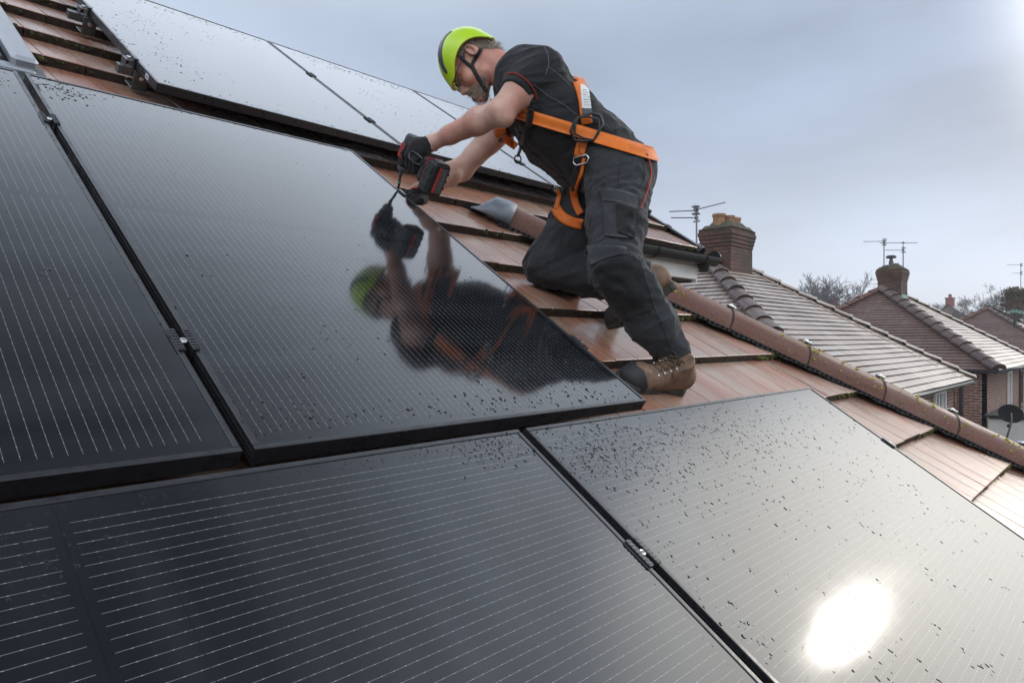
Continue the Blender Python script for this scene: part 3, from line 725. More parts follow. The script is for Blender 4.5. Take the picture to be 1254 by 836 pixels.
drops('X', scatter(220, 3.8, 4.25, .33, .06, .001, .0038) + clusters(24, 3.3, 4.3, 2.8, 4.1, 12, .06, .0009, .0034) + scatter(160, 3.9, 2.78, .4, .03, .001, .004), 'water drops on the upper panel behind the man')
# ------------------------------------------------------------ neighbouring houses
def courses(b, A, Bp, T0, T1, gauge, th=.021, mi=(0, 1), wav=.004, uvo=0):
    """tile courses on the plane A-B (eave, left to right) up to T0-T1 (top, left to right)"""
    A, Bp, T0, T1 = (np.array(q, float) for q in (A, Bp, T0, T1))
    ex = Bp - A; n = np.cross(ex, T0 - A + T1 - Bp); n /= np.linalg.norm(n)
    if n[2] < 0: n = -n
    exn = ex / np.linalg.norm(ex); upv = np.cross(n, exn); H = abs((T0 - A) @ upv)
    if (T0 - A) @ upv < 0: upv = -upv
    rows = max(1, int(round(H / gauge)))
    for r in range(rows):
        f0 = r / rows; f1 = min(1.0, (r + 1.12) / rows)
        l0, r0_ = A + (T0 - A) * f0, Bp + (T1 - Bp) * f0; l1, r1_ = A + (T0 - A) * f1, Bp + (T1 - Bp) * f1
        L = max(np.linalg.norm(r0_ - l0), .01); m = max(1, int(L / .6)); V = []; U = []
        for i in range(m + 1):
            s = i / m; p0 = l0 + (r0_ - l0) * s; p1 = l1 + (r1_ - l1) * s
            j = wav * math.sin(s * L * 1.7 + r * .7) + random.gauss(0, .0022)
            V += [p0 + n * (j), p0 + n * (th + j), p1 + n * .001]
            a = (p0 - A) @ exn; a1 = (p1 - A) @ exn; U += [(a + uvo, f0 * H), (a + uvo, f0 * H), (a1 + uvo, f1 * H)]
        F = []; mm = []
        flip = np.cross(V[4] - V[1], V[2] - V[1]) @ n > 0
        for i in range(m):
            q1 = (3 * i, 3 * i + 3, 3 * i + 4, 3 * i + 1); q2 = (3 * i + 1, 3 * i + 4, 3 * i + 5, 3 * i + 2)
            F += [q1, q2] if flip else [q1[::-1], q2[::-1]]; mm += [mi[1], mi[0]]
        b.add(V, F, mm, U, random.random() * .8)
def ridge_tiles(name, P0, P1, r, mat, parent, L=.42, knob=False):
    P0 = np.array(P0, float); P1 = np.array(P1, float); d = P1 - P0; D = np.linalg.norm(d); d /= D; n = max(1, int(round(D / L)))
    s = np.cross(d, [0, 0, 1]); s /= np.linalg.norm(s); u = np.cross(s, d)
    b = B()
    for i in range(n):
        p0 = P0 + d * D * i / n; p1 = P0 + d * (D * (i + 1) / n - .008); V = []; U = []; k1 = 8; tilt = random.uniform(.022, .036)
        for p, up_ in ((p0, tilt), (p1, -.004)):
            for k in range(k1 + 1):
                a = math.pi * k / k1; V.append(p - s * math.cos(a) * r + u * (math.sin(a) * r * .75 + up_ - .02)); U.append((k * .05, i * .45 + (0 if p is p0 else .4)))
        m = k1 + 1; F = [(k, k + 1, m + k + 1, m + k) for k in range(k1)] + [tuple(range(m)), tuple(m + k for k in range(m))[::-1]]
        b.add(V, F, [0] * k1 + [1, 1], U, random.random())
        if knob: lump(b, p0 + u * (r * .75) + s * random.uniform(-.03, .03), r * .38, np.array([d, s, u]), 0)
    return b.build(name, [mat, M_EDGE], parent)
def chimney(parent, c, w, d, z0, z1, pots, cowl=False, flash=True, label=None):
    b = B(); 
    def ring(z_0, z_1, ex):
        x0, x1, y0, y1 = c[0] - w / 2 - ex, c[0] + w / 2 + ex, c[1] - d / 2 - ex, c[1] + d / 2 + ex
        P = [(x0, y0), (x1, y0), (x1, y1), (x0, y1)]
        for i in range(4):
            p, q = P[i], P[(i + 1) % 4]; L = math.dist(p, q)
            b.add([(*p, z_0), (*q, z_0), (*q, z_1), (*p, z_1)], [(0, 1, 2, 3)], 0, [(i * .11, z_0), (i * .11 + L, z_0), (i * .11 + L, z_1), (i * .11, z_1)])
        b.add([(*p, z_1) for p in P], [(0, 1, 2, 3)]); b.add([(*p, z_0) for p in P], [(3, 2, 1, 0)])
    H = z1 - z0
    ring(z0, z1 - .36, 0); ring(z1 - .358, z1 - .29, .014); ring(z1 - .288, z1 - .215, .030); ring(z1 - .213, z1 - .14, .045); ring(z1 - .138, z1 - .065, .060); ring(z1 - .063, z1, .045)
    ch = b.build('chimney', M_BRICKC, parent, label=label)
    b = B(); V = []
    n = 9
    for j in range(n):
        for i in range(n):
            x = (i / (n - 1) - .5) * 2; y = (j / (n - 1) - .5) * 2; e = max(abs(x), abs(y))
            V.append((c[0] + x * (w / 2 + .065), c[1] + y * (d / 2 + .065), z1 + .002 + .17 * min(1, (1 - e) * 1.9) + random.uniform(0, .015) * (e < .95)))
    b.add(V, [(j * n + i, j * n + i + 1, (j + 1) * n + i + 1, (j + 1) * n + i) for j in range(n - 1) for i in range(n - 1)])
    b.build('flaunching', M_MORTAR, ch, smooth=True)
    for (px_, py_, r, h) in pots:
        b = B(); b.lathe((c[0] + px_, c[1] + py_, z1 + .04), (0, 0, 1), [(r, 0), (r, h - .06), (r * 1.12, h - .05), (r * 1.12, h), (r * .8, h), (r * .78, h - .1), (.001, h - .1)], 16); b.build('chimney_pot', M_POT, ch)
    if cowl:
        b = B(); x, y = cowl; b.lathe((x, y, z1 + .08), (0, 0, 1), [(.07, 0), (.07, .22), (.05, .22), (.05, .30), (.15, .31), (.16, .36), (.12, .40), (.001, .41)], 16); b.build('cowl', simple('steel_cowl', (.10, .10, .105), .4, .6), ch)
    if flash:
        b = B()
        for i in range(4): b.box((c[0] - w / 2 - .012, c[1] - d / 2 + .10 + i * d / 4.4, z0 + H * .30 - abs(i - 1.5) * .06), (.008, d / 4.6, .16), bev=.002)
        for i in range(4): b.box((c[0] - w / 2 + .12 + i * w / 4.2, c[1] - d / 2 - .012, z0 + H * .22), (w / 4.6, .008, .16), bev=.002)
        b.build('flashing', M_COPPER, ch)
    return ch
def aerial(base, h, elems, label, mount=None):
    t = thing('tv_aerial', base, label, 'aerial', 'television aerials on the chimneys')
    b = B(); base = np.array(base, float); top = base + [0, 0, h]; b.tube([base, top], .017, 8); b.box(base + [0, 0, .05], (.09, .09, .05), bev=.004); b.build('mast', M_GREYANT, t)
    for (dz, d, L, back, el) in elems:
        b = B(); d = np.array(d, float); d /= np.linalg.norm(d); p = top + [0, 0, dz]; b.tube([p - d * back, p + d * (L - back)], .011, 6)
        s = np.cross(d, [0, 0, 1]); n = int(L / .055)
        for i in range(n): q = p - d * back + d * (i + .5) * L / n; b.tube([q - s * el, q + s * el], .0045, 4)
        b.box(p, (.06, .06, .07), bev=.006); q = p - d * (back * .8); b.box(q, (.05, .05, .06), bev=.005)
        for sgn in (-1, 1): b.tube([q + np.array([0, 0, .02]), q + np.array([0, 0, .10 * sgn]) + s * .04], .005, 4); b.box(q + np.array([0, 0, sgn * .07]), (.02, .14, .03), bev=.003)
        b.build('antenna', M_GREYANT, t)
    return t
def win(parent, c, w, h, normal, mat, bars=1, name='window'):
    """window set in a wall; normal (nx, ny)"""
    nx = np.array([normal[0], normal[1], 0.0]); sx = np.cross([0, 0, 1.0], nx); fr3 = np.array([sx, nx, [0, 0, 1.0]]); c = np.array(c, float); b = B(); q = .06
    for (x, z, ww, hh) in ((0, h / 2 - q / 2, w, q), (0, -h / 2 + q / 2, w, q), (-w / 2 + q / 2, 0, q, h - 2 * q - .002), (w / 2 - q / 2, 0, q, h - 2 * q - .002)):
        b.box(c + sx * x + np.array([0, 0, z]) + nx * .012, (ww, .05, hh), fr3, bev=.004)
    for i in range(bars): b.box(c + sx * (w * (i + 1) / (bars + 1) - w / 2) + nx * .014, (q * .9, .045, h - 2 * q - .004), fr3, bev=.004)
    o = b.build(name, mat, parent)
    b = B(); b.box(c - nx * .008, (w - .04, .02, h - .04), fr3); b.build('pane', M_ROOFGLASS, o)
    b = B(); b.box(c + nx * .04 - np.array([0, 0, h / 2 + .03]), (w + .12, .10, .045), fr3, bev=.004); b.build('sill', mat, o)
    return o
def hipped(name, apex0, ridge_len, L, label, tile, tile_side, gauge, ridge_knob=False, group='hipped brick houses beyond the roof', depthL=None, pit=.669):
    """apex0: left end of a ridge along +X; L: plan distance ridge to eave"""
    a0 = np.array(apex0, float); a1 = a0 + [ridge_len, 0, 0]; dz = L * pit; ze = a0[2] - dz
    t = thing(name, (a0[0] + ridge_len / 2, a0[1], 0), label, 'house', group)
    c = [np.array([a0[0] - L, a0[1] - L, ze]), np.array([a1[0] + L, a1[1] - L, ze]), np.array([a1[0] + L, a1[1] + L, ze]), np.array([a0[0] - L, a0[1] + L, ze])]
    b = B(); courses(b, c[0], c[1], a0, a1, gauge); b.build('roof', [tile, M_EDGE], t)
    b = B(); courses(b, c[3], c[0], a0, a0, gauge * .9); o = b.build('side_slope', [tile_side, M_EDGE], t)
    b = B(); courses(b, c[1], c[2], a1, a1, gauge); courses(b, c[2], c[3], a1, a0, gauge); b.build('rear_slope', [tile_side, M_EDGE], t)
    b = B(); e = .3
    w0 = [np.array([c[0][0] + e, c[0][1] + e]), np.array([c[1][0] - e, c[1][1] + e]), np.array([c[2][0] - e, c[2][1] - e]), np.array([c[3][0] + e, c[3][1] - e])]
    for i in range(4): wallq(b, w0[i], w0[(i + 1) % 4], 0, ze + .02)
    b.build('wall', M_BRICK, t)
    b = B()
    V = [q + np.array([0, 0, -.03]) for q in c]; b.add(V, [(3, 2, 1, 0)]); b.build('soffit', M_UPVC, t)
    b = B()
    for i in range(4):
        p, q = c[i], c[(i + 1) % 4]; d = (q - p) / np.linalg.norm(q - p); s = np.cross(d, [0, 0, 1]); gutter(b, p + s * .05 + [0, 0, -.01], q + s * .05 + [0, 0, -.01], .055)
    gg = b.build('gutter', M_BLACKPL, t, smooth=True)
    return t, a0, a1, c, ze
def at(x, y, z): return wpx(x, y, z)
def onY(x, y, Y):
    d = CF(fr(x, y, 1.0))[0] - C0; return C0 + d * (Y / d[1])
# first neighbour
A0 = at(866, 318, 13.3); A0[2] = at(866, 320, 13.3)[2]
h1, a0, a1, c, ze = hipped('brick_house', A0, 1.62, 3.55, 'nearest neighbour house, its red tiles pale with wet glare painted into their colour, tall mossy chimney', M_TILE1, M_TILE1, .15)
ridge_tiles('hip_tile', c[0] + [0, 0, .03], a0 + [0, 0, .04], .15, M_TILE3, h1)
ridge_tiles('hip_tile', c[1] + [0, 0, .03], a1 + [0, 0, .04], .085, M_TILE1, h1, .42, True)
ridge_tiles('ridge_tile', a0 + [0, 0, .04], a1 + [0, 0, .04], .13, M_HIP, h1)
ridge_tiles('hip_tile', c[2] + [0, 0, .03], a1 + [0, 0, .04], .12, M_HIP, h1); ridge_tiles('hip_tile', c[3] + [0, 0, .03], a0 + [0, 0, .04], .12, M_HIP, h1)
# fold line where the two halves of the pair meet
fold = B(); q0 = (a0 + a1) / 2 + [.55, 0, .03]; q1 = np.array([q0[0] + 2.95, c[0][1] + .05, ze + .035]); fold.tube([q0 + (q1 - q0) * s + np.array([0, 0, .006 * math.sin(s * 60)]) for s in np.linspace(0, 1, 60)], .022, 6)
fold.build('bonded_gutter', M_TILE1, h1, smooth=True)
cc = at(885, 325, 14.1)
chimney(h1, (cc[0], cc[1] - .1), 1.0, .62, a0[2] - .55, at(885, 284, 14.1)[2], [(-.33, .02, .12, .27), (-.10, -.08, .11, .25), (.10, -.08, .10, .24), (.33, .0, .12, .27)], label='tall mossy brick chimney with four stubby pots')
pw = onY(1149, 478, c[0][1] + .3); win(h1, (pw[0], c[0][1] + .3 - .02, pw[2] - .52), .95, 1.05, (0, -1), M_UPVC, 2)
win(h1, (a0[0], c[0][1] + .3 - .02, 1.6), 1.8, 1.2, (0, -1), M_UPVC, 2)
aerial(at(853, 303, 13.4), .74, [(-.02, RT * 1 + FW * .15, 1.12, .02, .07), (-.02, -RT + FW * .2, .52, .0, .06), (-.16, -RT, .5, .0, .06)][1:] + [(.0, RT + UP * .25, .62, .04, .05)], 'three-armed aerial beside the nearest chimney')
# second neighbour
A1 = at(1080, 354, 22.4)
h2, a0, a1, c, ze = hipped('brick_house', A1, 1.5, 3.62, 'second neighbour house, dark brown side slope, front slope pale with painted-in glare, one short chimney', M_TILE1, M_TILE2, .16)  # front slope's pale tile colour stands for glare
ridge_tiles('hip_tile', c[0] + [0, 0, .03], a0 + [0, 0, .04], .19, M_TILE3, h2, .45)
ridge_tiles('hip_tile', c[3] + [0, 0, .03], a0 + [0, 0, .04], .13, M_HIP, h2, .45)
ridge_tiles('hip_tile', c[1] + [0, 0, .03], a1 + [0, 0, .04], .10, M_TILE1, h2, .42, True); ridge_tiles('ridge_tile', a0 + [0, 0, .04], a1 + [0, 0, .04], .13, M_HIP, h2); ridge_tiles('hip_tile', c[2] + [0, 0, .03], a1 + [0, 0, .04], .13, M_HIP, h2)
cc = at(1093, 345, 22.9)
chimney(h2, (cc[0], cc[1]), .80, .70, a0[2] - .5, at(1093, 331, 22.9)[2], [(.22, 0, .13, .20)], cowl=(cc[0] - .18, cc[1]), label='short chimney with a green mossy top and a round steel cowl')
aerial(at(1082.5, 328, 22.7), .88, [(0, -RT + FW * .1, .68, .02, .05)], 'left aerial on the second chimney, one arm pointing left')
aerial(at(1106, 330, 22.7), .80, [(.08, RT, 1.25, .78, .04), (-.16, -RT, .62, .02, .05)], 'right aerial on the second chimney, long bar and round end')
xw = c[0][0] + .3; yw = c[0][1] + .3
pw = onY(1235, 477, yw); win(h2, (pw[0], yw - .02, pw[2]), .62, 1.15, (0, -1), M_UPVC, 0)
pw = onY(1249, 474, yw); win(h2, (pw[0], yw - .02, pw[2]), .5, 1.15, (0, -1), simple('brown_frame', (.05, .03, .025), .4), 0)
dp = B(); zt = ze - .04; px0 = np.array([xw - .06, yw + .55, zt]); dp.tube([px0 + [-.2, 0, 0], px0 + [-.2, 0, -.10], px0 + [0, 0, -.28], px0 + [0, 0, -.6], [px0[0], px0[1], .2]], .04, 10)
dp.build('downpipe', M_BLACKPL, h2, smooth=True)
# third neighbour
A2 = at(1209, 377.5, 36.0)
h3, a0, a1, c, ze = hipped('brick_house', A2, 2.2, 4.2, 'farthest hipped house at the right edge, mossy brown roof with a vent pipe', M_TILE2, M_TILE2, .2)
ridge_tiles('hip_tile', c[0] + [0, 0, .03], a0 + [0, 0, .04], .11, M_TILE3, h3); ridge_tiles('hip_tile', c[3] + [0, 0, .03], a0 + [0, 0, .04], .14, M_HIP, h3); ridge_tiles('ridge_tile', a0 + [0, 0, .04], a1 + [0, 0, .04], .14, M_HIP, h3); ridge_tiles('hip_tile', c[1] + [0, 0, .03], a1 + [0, 0, .04], .12, M_TILE3, h3)
cc = at(1243, 378, 37.5)
chimney(h3, (cc[0], cc[1]), .85, .75, a0[2] - .5, at(1243, 358, 37.5)[2], [(-.2, 0, .13, .2), (.2, 0, .14, .28)], label='chimney overgrown with dark creeper')
b = B(); p = at(1243, 398, 34.0); b.lathe(p - np.array([0, 0, .5]), (0, 0, 1), [(.10, 0), (.07, .5), (.07, 1.0), (.09, 1.02), (.09, 1.12), (.001, 1.13)], 12); b.build('vent_pipe', M_BLACKPL, h3)
aerial(at(1250, 356, 37.0), 1.4, [(0, -RT, .8, .05, .04), (-.45, -RT, .5, .05, .04)], 'aerial above the farthest chimney')
ivy = B()
for _ in range(900):
    x, y, z = random.gauss(0, .42), random.gauss(-.1, .4), random.uniform(-1.0, .25)
    p = np.array([cc[0] + max(-.62, min(.62, x)), cc[1] + max(-.6, min(.6, y)), at(1243, 358, 37.5)[2] + z]); a = RNG.normal(size=3); a /= np.linalg.norm(a); q = np.cross(a, [0, 0, 1]) * .07; r_ = np.cross(q, a)
    ivy.add([p - q, p + r_, p + q, p - r_], [(0, 1, 2, 3)])
M_IVY = simple('ivy_leaf', (.05, .06, .025), .7, var=.4, scale=3, bump=0)
tag(ivy.build('ivy', M_IVY), 'dark ivy smothering the chimney of the farthest house', 'ivy', kind='stuff')

# pale rendered outbuilding and satellite dish
ob = thing('outbuilding', (*at(1262, 560, 15.5)[:2], 0), 'pale rendered outbuilding at the right edge behind the hip', 'outbuilding')
ce = at(1262, 530, 15.5); top = at(1262, 512, 15.5)[2]
b = B(); b.box((ce[0] + .6, ce[1] - .2, top / 2 - .02), (1.9, 1.9, top), bev=.02); b.build('wall', M_RENDER, ob)
b = B(); b.box((ce[0] + .6, ce[1] - .2, top + .025), (2.05, 2.05, .06), bev=.01); b.build('roof', M_BLACKPL, ob)
dc = at(1238, 506, 14.6)
ds = thing('satellite_dish', dc - np.array([0, 0, .7]), 'dark grey satellite dish on a bent arm by the pale outbuilding', 'satellite dish')
nrm = -FW * .5 - RT * .55 - UP * .35; nrm /= np.linalg.norm(nrm)
b = B(); b.lathe(dc - nrm * .03, nrm, [(.001, 0), (.10, .004), (.17, .016), (.225, .036), (.23, .040), (.225, .042), (.17, .022), (.10, .010), (.001, .006)], 28); b.build('dish', simple('dish_grey', (.035, .037, .042), .5), ds, smooth=True)
b = B(); b.tube([dc - nrm * .03, dc - nrm * .08 - np.array([0, 0, .2]), dc + np.array([0, 0, -.65]) - RT * .12], .02, 8)
b.tube([dc - UP * .2, dc + nrm * .25 - UP * .15], .010, 6); b.build('bracket', M_GREYANT, ds, smooth=True)
b = B(); b.lathe(dc + nrm * .25 - UP * .15, -nrm, [(.03, 0), (.035, .03), (.02, .08), (.001, .08)], 10); b.box(dc + np.array([0, 0, -.68]) - RT * .12, (.16, .12, .1), bev=.01); b.build('receiver', M_BLACKPL, ds)

# far houses over the roofs
def small_house(c, w, d, zeave, zr, label, wallm, roofm, pots=True):
    t = thing('distant_house', (c[0], c[1], 0), label, 'house', 'houses in the far distance')
    x0, x1, y0, y1 = c[0] - w / 2, c[0] + w / 2, c[1] - d / 2, c[1] + d / 2
    b = B(); P = [(x0, y0), (x1, y0), (x1, y1), (x0, y1)]
    for i in range(4): wallq(b, P[i], P[(i + 1) % 4], 0, zeave)
    ym_ = (y0 + y1) / 2
    for xx in (x0, x1): b.add([(xx, y0, zeave), (xx, y1, zeave), (xx, ym_, zr - .1)], [(0, 1, 2)])
    b.build('wall', wallm, t)
    b = B(); b.add([(x0 - .3, y0 - .3, zeave), (x1 + .3, y0 - .3, zeave), (x1 + .3, ym_, zr), (x0 - .3, ym_, zr), (x0 - .3, y1 + .3, zeave), (x1 + .3, y1 + .3, zeave)], [(0, 1, 2, 3), (3, 2, 5, 4)])
    ro = b.build('roof', roofm, t)
    if pots:
        b = B(); b.box((x0 + .8, ym_, zr + .0), (1.0, .8, 1.4)); b.box((x0 + .8, ym_, zr + .76), (1.15, .95, .12)); b.lathe((x0 + .6, ym_, zr + .8), (0, 0, 1), [(.14, 0), (.14, .45), (.001, .45)], 8); b.lathe((x0 + 1.05, ym_, zr + .8), (0, 0, 1), [(.14, 0), (.14, .45), (.001, .45)], 8); b.build('chimney', M_REDFAR, ro)
M_SLATE = simple('far_slate', (.10, .11, .125), .6, var=.15, scale=2)
M_FARW = simple('far_wall', (.22, .17, .14), .9, var=.2, scale=1)
p = at(1034, 385, 75); small_house(p, 9, 8, 6.2, at(1034, 377, 75)[2], 'distant house whose red chimney shows below the big bare tree', M_FARW, M_SLATE)
p = at(1170, 380, 85); small_house(p, 8, 9, 6.5, at(1170, 374, 85)[2], 'distant grey-roofed house between the bare trees', M_FARW, M_SLATE)
p = at(1192, 392, 110); small_house(p, 22, 9, 6, at(1188, 384, 110)[2], 'low distant terrace behind the farthest roof', M_FARW, M_SLATE, False)
p = at(950, 395, 90); small_house(p, 30, 9, 6, at(950, 392, 90)[2], 'low distant terrace hidden behind the nearest neighbour', M_FARW, M_SLATE, False)
# far wooded rise closing the horizon
b = B()
V = []; n = 60
for i in range(n + 1):
    a = YAW + R(40 - 95 * i / n); rr = 420
    h = 9 + 5 * math.sin(i * .7) + 3 * math.sin(i * 1.9)
    V += [(rr * math.cos(a), rr * math.sin(a), -1), ((rr + 60) * math.cos(a), (rr + 60) * math.sin(a), h), ((rr + 200) * math.cos(a), (rr + 200) * math.sin(a), -1)]
F = []
for i in range(n): F += [(3 * i, 3 * i + 1, 3 * i + 4, 3 * i + 3), (3 * i + 1, 3 * i + 2, 3 * i + 5, 3 * i + 4)]
b.add(V, F); tag(b.build('hills', simple('far_woods', (.075, .08, .08), .95, var=.3, scale=.05, bump=0), smooth=True), kind='structure')

# bare winter trees
M_BARK = simple('bark', (.085, .075, .07), .9, var=.3, scale=4, bump=.3)
M_TWIG = simple('twigs', (.105, .092, .088), .9, var=.3, scale=4, bump=0)
def tree(base, H, spread, label, seed, dens=1.0, depth=7):
    rg = np.random.default_rng(seed); t = thing('bare_tree', base, label, 'tree', 'bare winter trees on the skyline')
    P = np.array([base], float); D = np.array([[0, 0, 1.0]]); L = np.array([H * .30]); r0 = np.array([H * .022]); tr = []; cr = []
    for lev in range(depth + 1):
        n = len(P); Q = P + D * L[:, None] + rg.normal(size=(n, 3)) * L[:, None] * .05; r1 = r0 * .62
        ax = np.cross(D, rg.normal(size=(n, 3))); ax /= np.linalg.norm(ax, axis=1)[:, None]; bx = np.cross(D, ax)
        ring = []
        for X, rr in ((P, r0), (Q, r1)):
            for k in range(3): a = math.tau * k / 3; ring.append(X + rr[:, None] * (ax * math.cos(a) + bx * math.sin(a)))
        (tr if lev < 2 else cr).append(np.stack(ring, 1).reshape(-1, 3))
        if lev == depth: break
        kids = 4 if lev else 3
        P2 = np.repeat(P, kids, 0); Q2 = np.repeat(Q, kids, 0); D2 = np.repeat(D, kids, 0); s_ = rg.uniform(.45 if lev else .75, 1.0, len(P2))[:, None]; axr = rg.normal(size=D2.shape); axr -= D2 * (axr * D2).sum(1)[:, None]; axr /= np.linalg.norm(axr, axis=1)[:, None]
        an = np.radians(rg.uniform(18, 52, len(P2)) * spread)[:, None]; nd = D2 * np.cos(an) + axr * np.sin(an); nd[:, 2] += .10; nd /= np.linalg.norm(nd, axis=1)[:, None]
        P = P2 + (Q2 - P2) * s_; D = nd; L = np.repeat(L, kids) * rg.uniform(.56, .82, len(P2)); r0 = np.maximum(np.repeat(r1, kids) * rg.uniform(.6, .9, len(P2)), H * .0012)
    for nm, parts_, m in (('trunk', tr, M_BARK), ('crown', cr, M_TWIG)):
        V = np.concatenate(parts_); n = len(V) // 6; f = np.array([(0, 1, 4, 3), (1, 2, 5, 4), (2, 0, 3, 5)]); F = (np.arange(n)[:, None, None] * 6 + f[None]).reshape(-1, 4); mesh(nm, V, F, m, t)
def tree_at(x, ytop, z, spread, label, seed, depth=6):
    p = at(x, 400, z); H = at(x, ytop, z)[2]; tree((p[0], p[1], 0), H * 1.36, spread, label, seed, depth=6)
tree_at(1003, 340, 72, 1.1, 'large bare spreading tree between the two chimneys', 3, 7)
tree_at(1024, 352, 80, 1.0, 'smaller bare tree overlapping the right side of the big one', 5, 6)
tree_at(1146, 362, 88, 1.1, 'dense bare tree left of the distant grey roof', 8, 7)
tree_at(1164, 372, 100, 1.0, 'low bare tree beside the distant red chimney', 12, 6)
tree_at(1192, 362, 92, 1.1, 'round bare tree right of the distant grey roof', 16, 7)
tree_at(1218, 364, 60, 1.0, 'thin bare tree just left of the farthest chimney', 21, 6)
# ------------------------------------------------------------ the man: implicit surfaces turned into meshes
def cap(P, a, b, ra, rb):
    a = np.asarray(a, float); b = np.asarray(b, float); ab = b - a; h = np.clip(((P - a) @ ab) / (ab @ ab + 1e-12), 0, 1)
    return np.linalg.norm(P - a - h[:, None] * ab, axis=1) - (ra + h * (rb - ra))
def chain(P, pts, k=0.02):
    d = None
    for (a, ra), (b, rb) in zip(pts[:-1], pts[1:]):
        e = cap(P, a, b, ra, rb); d = e if d is None else smin(d, e, k)
    return d
def ell(P, c, r, Rm=None):
    q = P - np.asarray(c, float)
    if Rm is not None: q = q @ np.asarray(Rm, float).T
    r = np.asarray(r, float); k0 = np.linalg.norm(q / r, axis=1); k1 = np.linalg.norm(q / (r * r), axis=1) + 1e-9
    return k0 * (k0 - 1) / k1
def sbox(P, c, h, rad=0.0, Rm=None):
    q = P - np.asarray(c, float)
    if Rm is not None: q = q @ np.asarray(Rm, float).T
    q = np.abs(q) - (np.asarray(h, float) - rad)
    return np.linalg.norm(np.maximum(q, 0), axis=1) + np.minimum(q.max(1), 0) - rad
def smin(a, b, k): h = np.clip(0.5 + 0.5 * (b - a) / k, 0, 1); return b * (1 - h) + a * h - k * h * (1 - h)
def smax(a, b, k): return -smin(-a, -b, k)
def waves(P, seed, freq, n=5, aniso=None):
    """smooth pseudo noise from a few warped sines, roughly -1..1"""
    r = np.random.default_rng(seed); Q = P if aniso is None else P @ np.asarray(aniso, float).T; s = np.zeros(len(P)); w = np.zeros(len(P))
    for i in range(n):
        k = r.normal(size=3); k *= freq * (0.6 + 0.8 * r.random()) / np.linalg.norm(k); k2 = r.normal(size=3); k2 *= freq * .6 / np.linalg.norm(k2)
        s += np.sin(Q @ k + 1.3 * np.sin(Q @ k2 + r.random() * 6) + r.random() * 6)
    return s / n * 1.4
def folds(P, seed, freq, axis, stretch=0.25):
    """cloth folds: sharp-crested waves running along 'axis'"""
    ax = np.asarray(axis, float); ax /= np.linalg.norm(ax); A = np.eye(3) - (1 - stretch) * np.outer(ax, ax); w = waves(P, seed, freq * 2.1, 4, A); m_ = .35 + .65 * (waves(P, seed + 100, freq * .5, 3) > 0.0) * 1.0
    return .6 - 1.9 * np.sqrt(w * w + .004) ** .8 + .35 * waves(P, seed + 7, freq, 3)
def nets(f, lo, hi, h, refine=1):
    lo = np.asarray(lo, float); hi = np.asarray(hi, float); n = np.maximum(4, np.ceil((hi - lo) / h).astype(int) + 1)
    BK = 6; nb = np.ceil(n / BK).astype(int); n = nb * BK; g = [lo[i] + np.arange(n[i]) * h for i in range(3)]
    bi = np.stack(np.meshgrid(*[np.arange(k_) for k_ in nb], indexing='ij'), -1).reshape(-1, 3); ctr = lo + (bi * BK + (BK - 1) / 2) * h
    dc_ = np.concatenate([f(ctr[i:i + 200000]) for i in range(0, len(ctr), 200000)])
    val = np.repeat(np.repeat(np.repeat(np.where(dc_ < 0, -1.0, 1.0).reshape(nb).astype(np.float32), BK, 0), BK, 1), BK, 2)
    on = np.where(np.abs(dc_) < BK * h * 1.35 + .004)[0]; loc_ = np.stack(np.meshgrid(*[np.arange(BK)] * 3, indexing='ij'), -1).reshape(-1, 3)
    for i in range(0, len(on), 1500):
        ii = (bi[on[i:i + 1500]][:, None, :] * BK + loc_[None]).reshape(-1, 3); val[tuple(ii.T)] = f(lo + ii * h)
    s = val < 0; m = n - 1; cnt = np.zeros(m, np.int8)
    for dx in (0, 1):
        for dy in (0, 1):
            for dz in (0, 1): cnt += s[dx:dx + m[0], dy:dy + m[1], dz:dz + m[2]]
    act = np.argwhere((cnt > 0) & (cnt < 8)); idx = -np.ones(m, np.int64); idx[tuple(act.T)] = np.arange(len(act))
    acc = np.zeros((len(act), 3)); num = np.zeros(len(act)); cor = [(a, b, c) for a in (0, 1) for b in (0, 1) for c in (0, 1)]
    for ia, A in enumerate(cor):
        for Bc in cor[ia + 1:]:
            if sum(abs(A[i] - Bc[i]) for i in range(3)) != 1: continue
            va = val[act[:, 0] + A[0], act[:, 1] + A[1], act[:, 2] + A[2]]; vb = val[act[:, 0] + Bc[0], act[:, 1] + Bc[1], act[:, 2] + Bc[2]]
            c = (va < 0) != (vb < 0); t_ = np.where(c, va / np.where(c, va - vb, 1), 0)[:, None]
            acc += np.where(c[:, None], np.array(A) + t_ * (np.array(Bc) - np.array(A)), 0); num += c
    V = lo + (act + acc / num[:, None]) * h; F = []
    for ax in range(3):
        o1, o2 = (ax + 1) % 3, (ax + 2) % 3; sl0 = [slice(None)] * 3; sl1 = [slice(None)] * 3; sl0[ax] = slice(0, -1); sl1[ax] = slice(1, None)
        ch = np.argwhere(s[tuple(sl0)] != s[tuple(sl1)]); ch = ch[(ch[:, o1] > 0) & (ch[:, o2] > 0) & (ch[:, o1] < n[o1] - 1) & (ch[:, o2] < n[o2] - 1)]
        sg = s[tuple(ch.T)]; q = []
        for (a, b) in ((-1, -1), (0, -1), (0, 0), (-1, 0)):
            c = ch.copy(); c[:, o1] += a; c[:, o2] += b; q.append(idx[tuple(c.T)])
        q = np.stack(q, 1); q[~sg] = q[~sg][:, ::-1]; F.append(q)
    F = np.concatenate(F)
    for _ in range(refine):
        e = h * .25; d = f(V); G = np.stack([(f(V + np.eye(3)[i] * e) - f(V - np.eye(3)[i] * e)) / (2 * e) for i in range(3)], 1)
        g2 = (G * G).sum(1) + 1e-6; V = V - G * np.clip(d / g2, -h * .5, h * .5)[:, None]
    return V, F
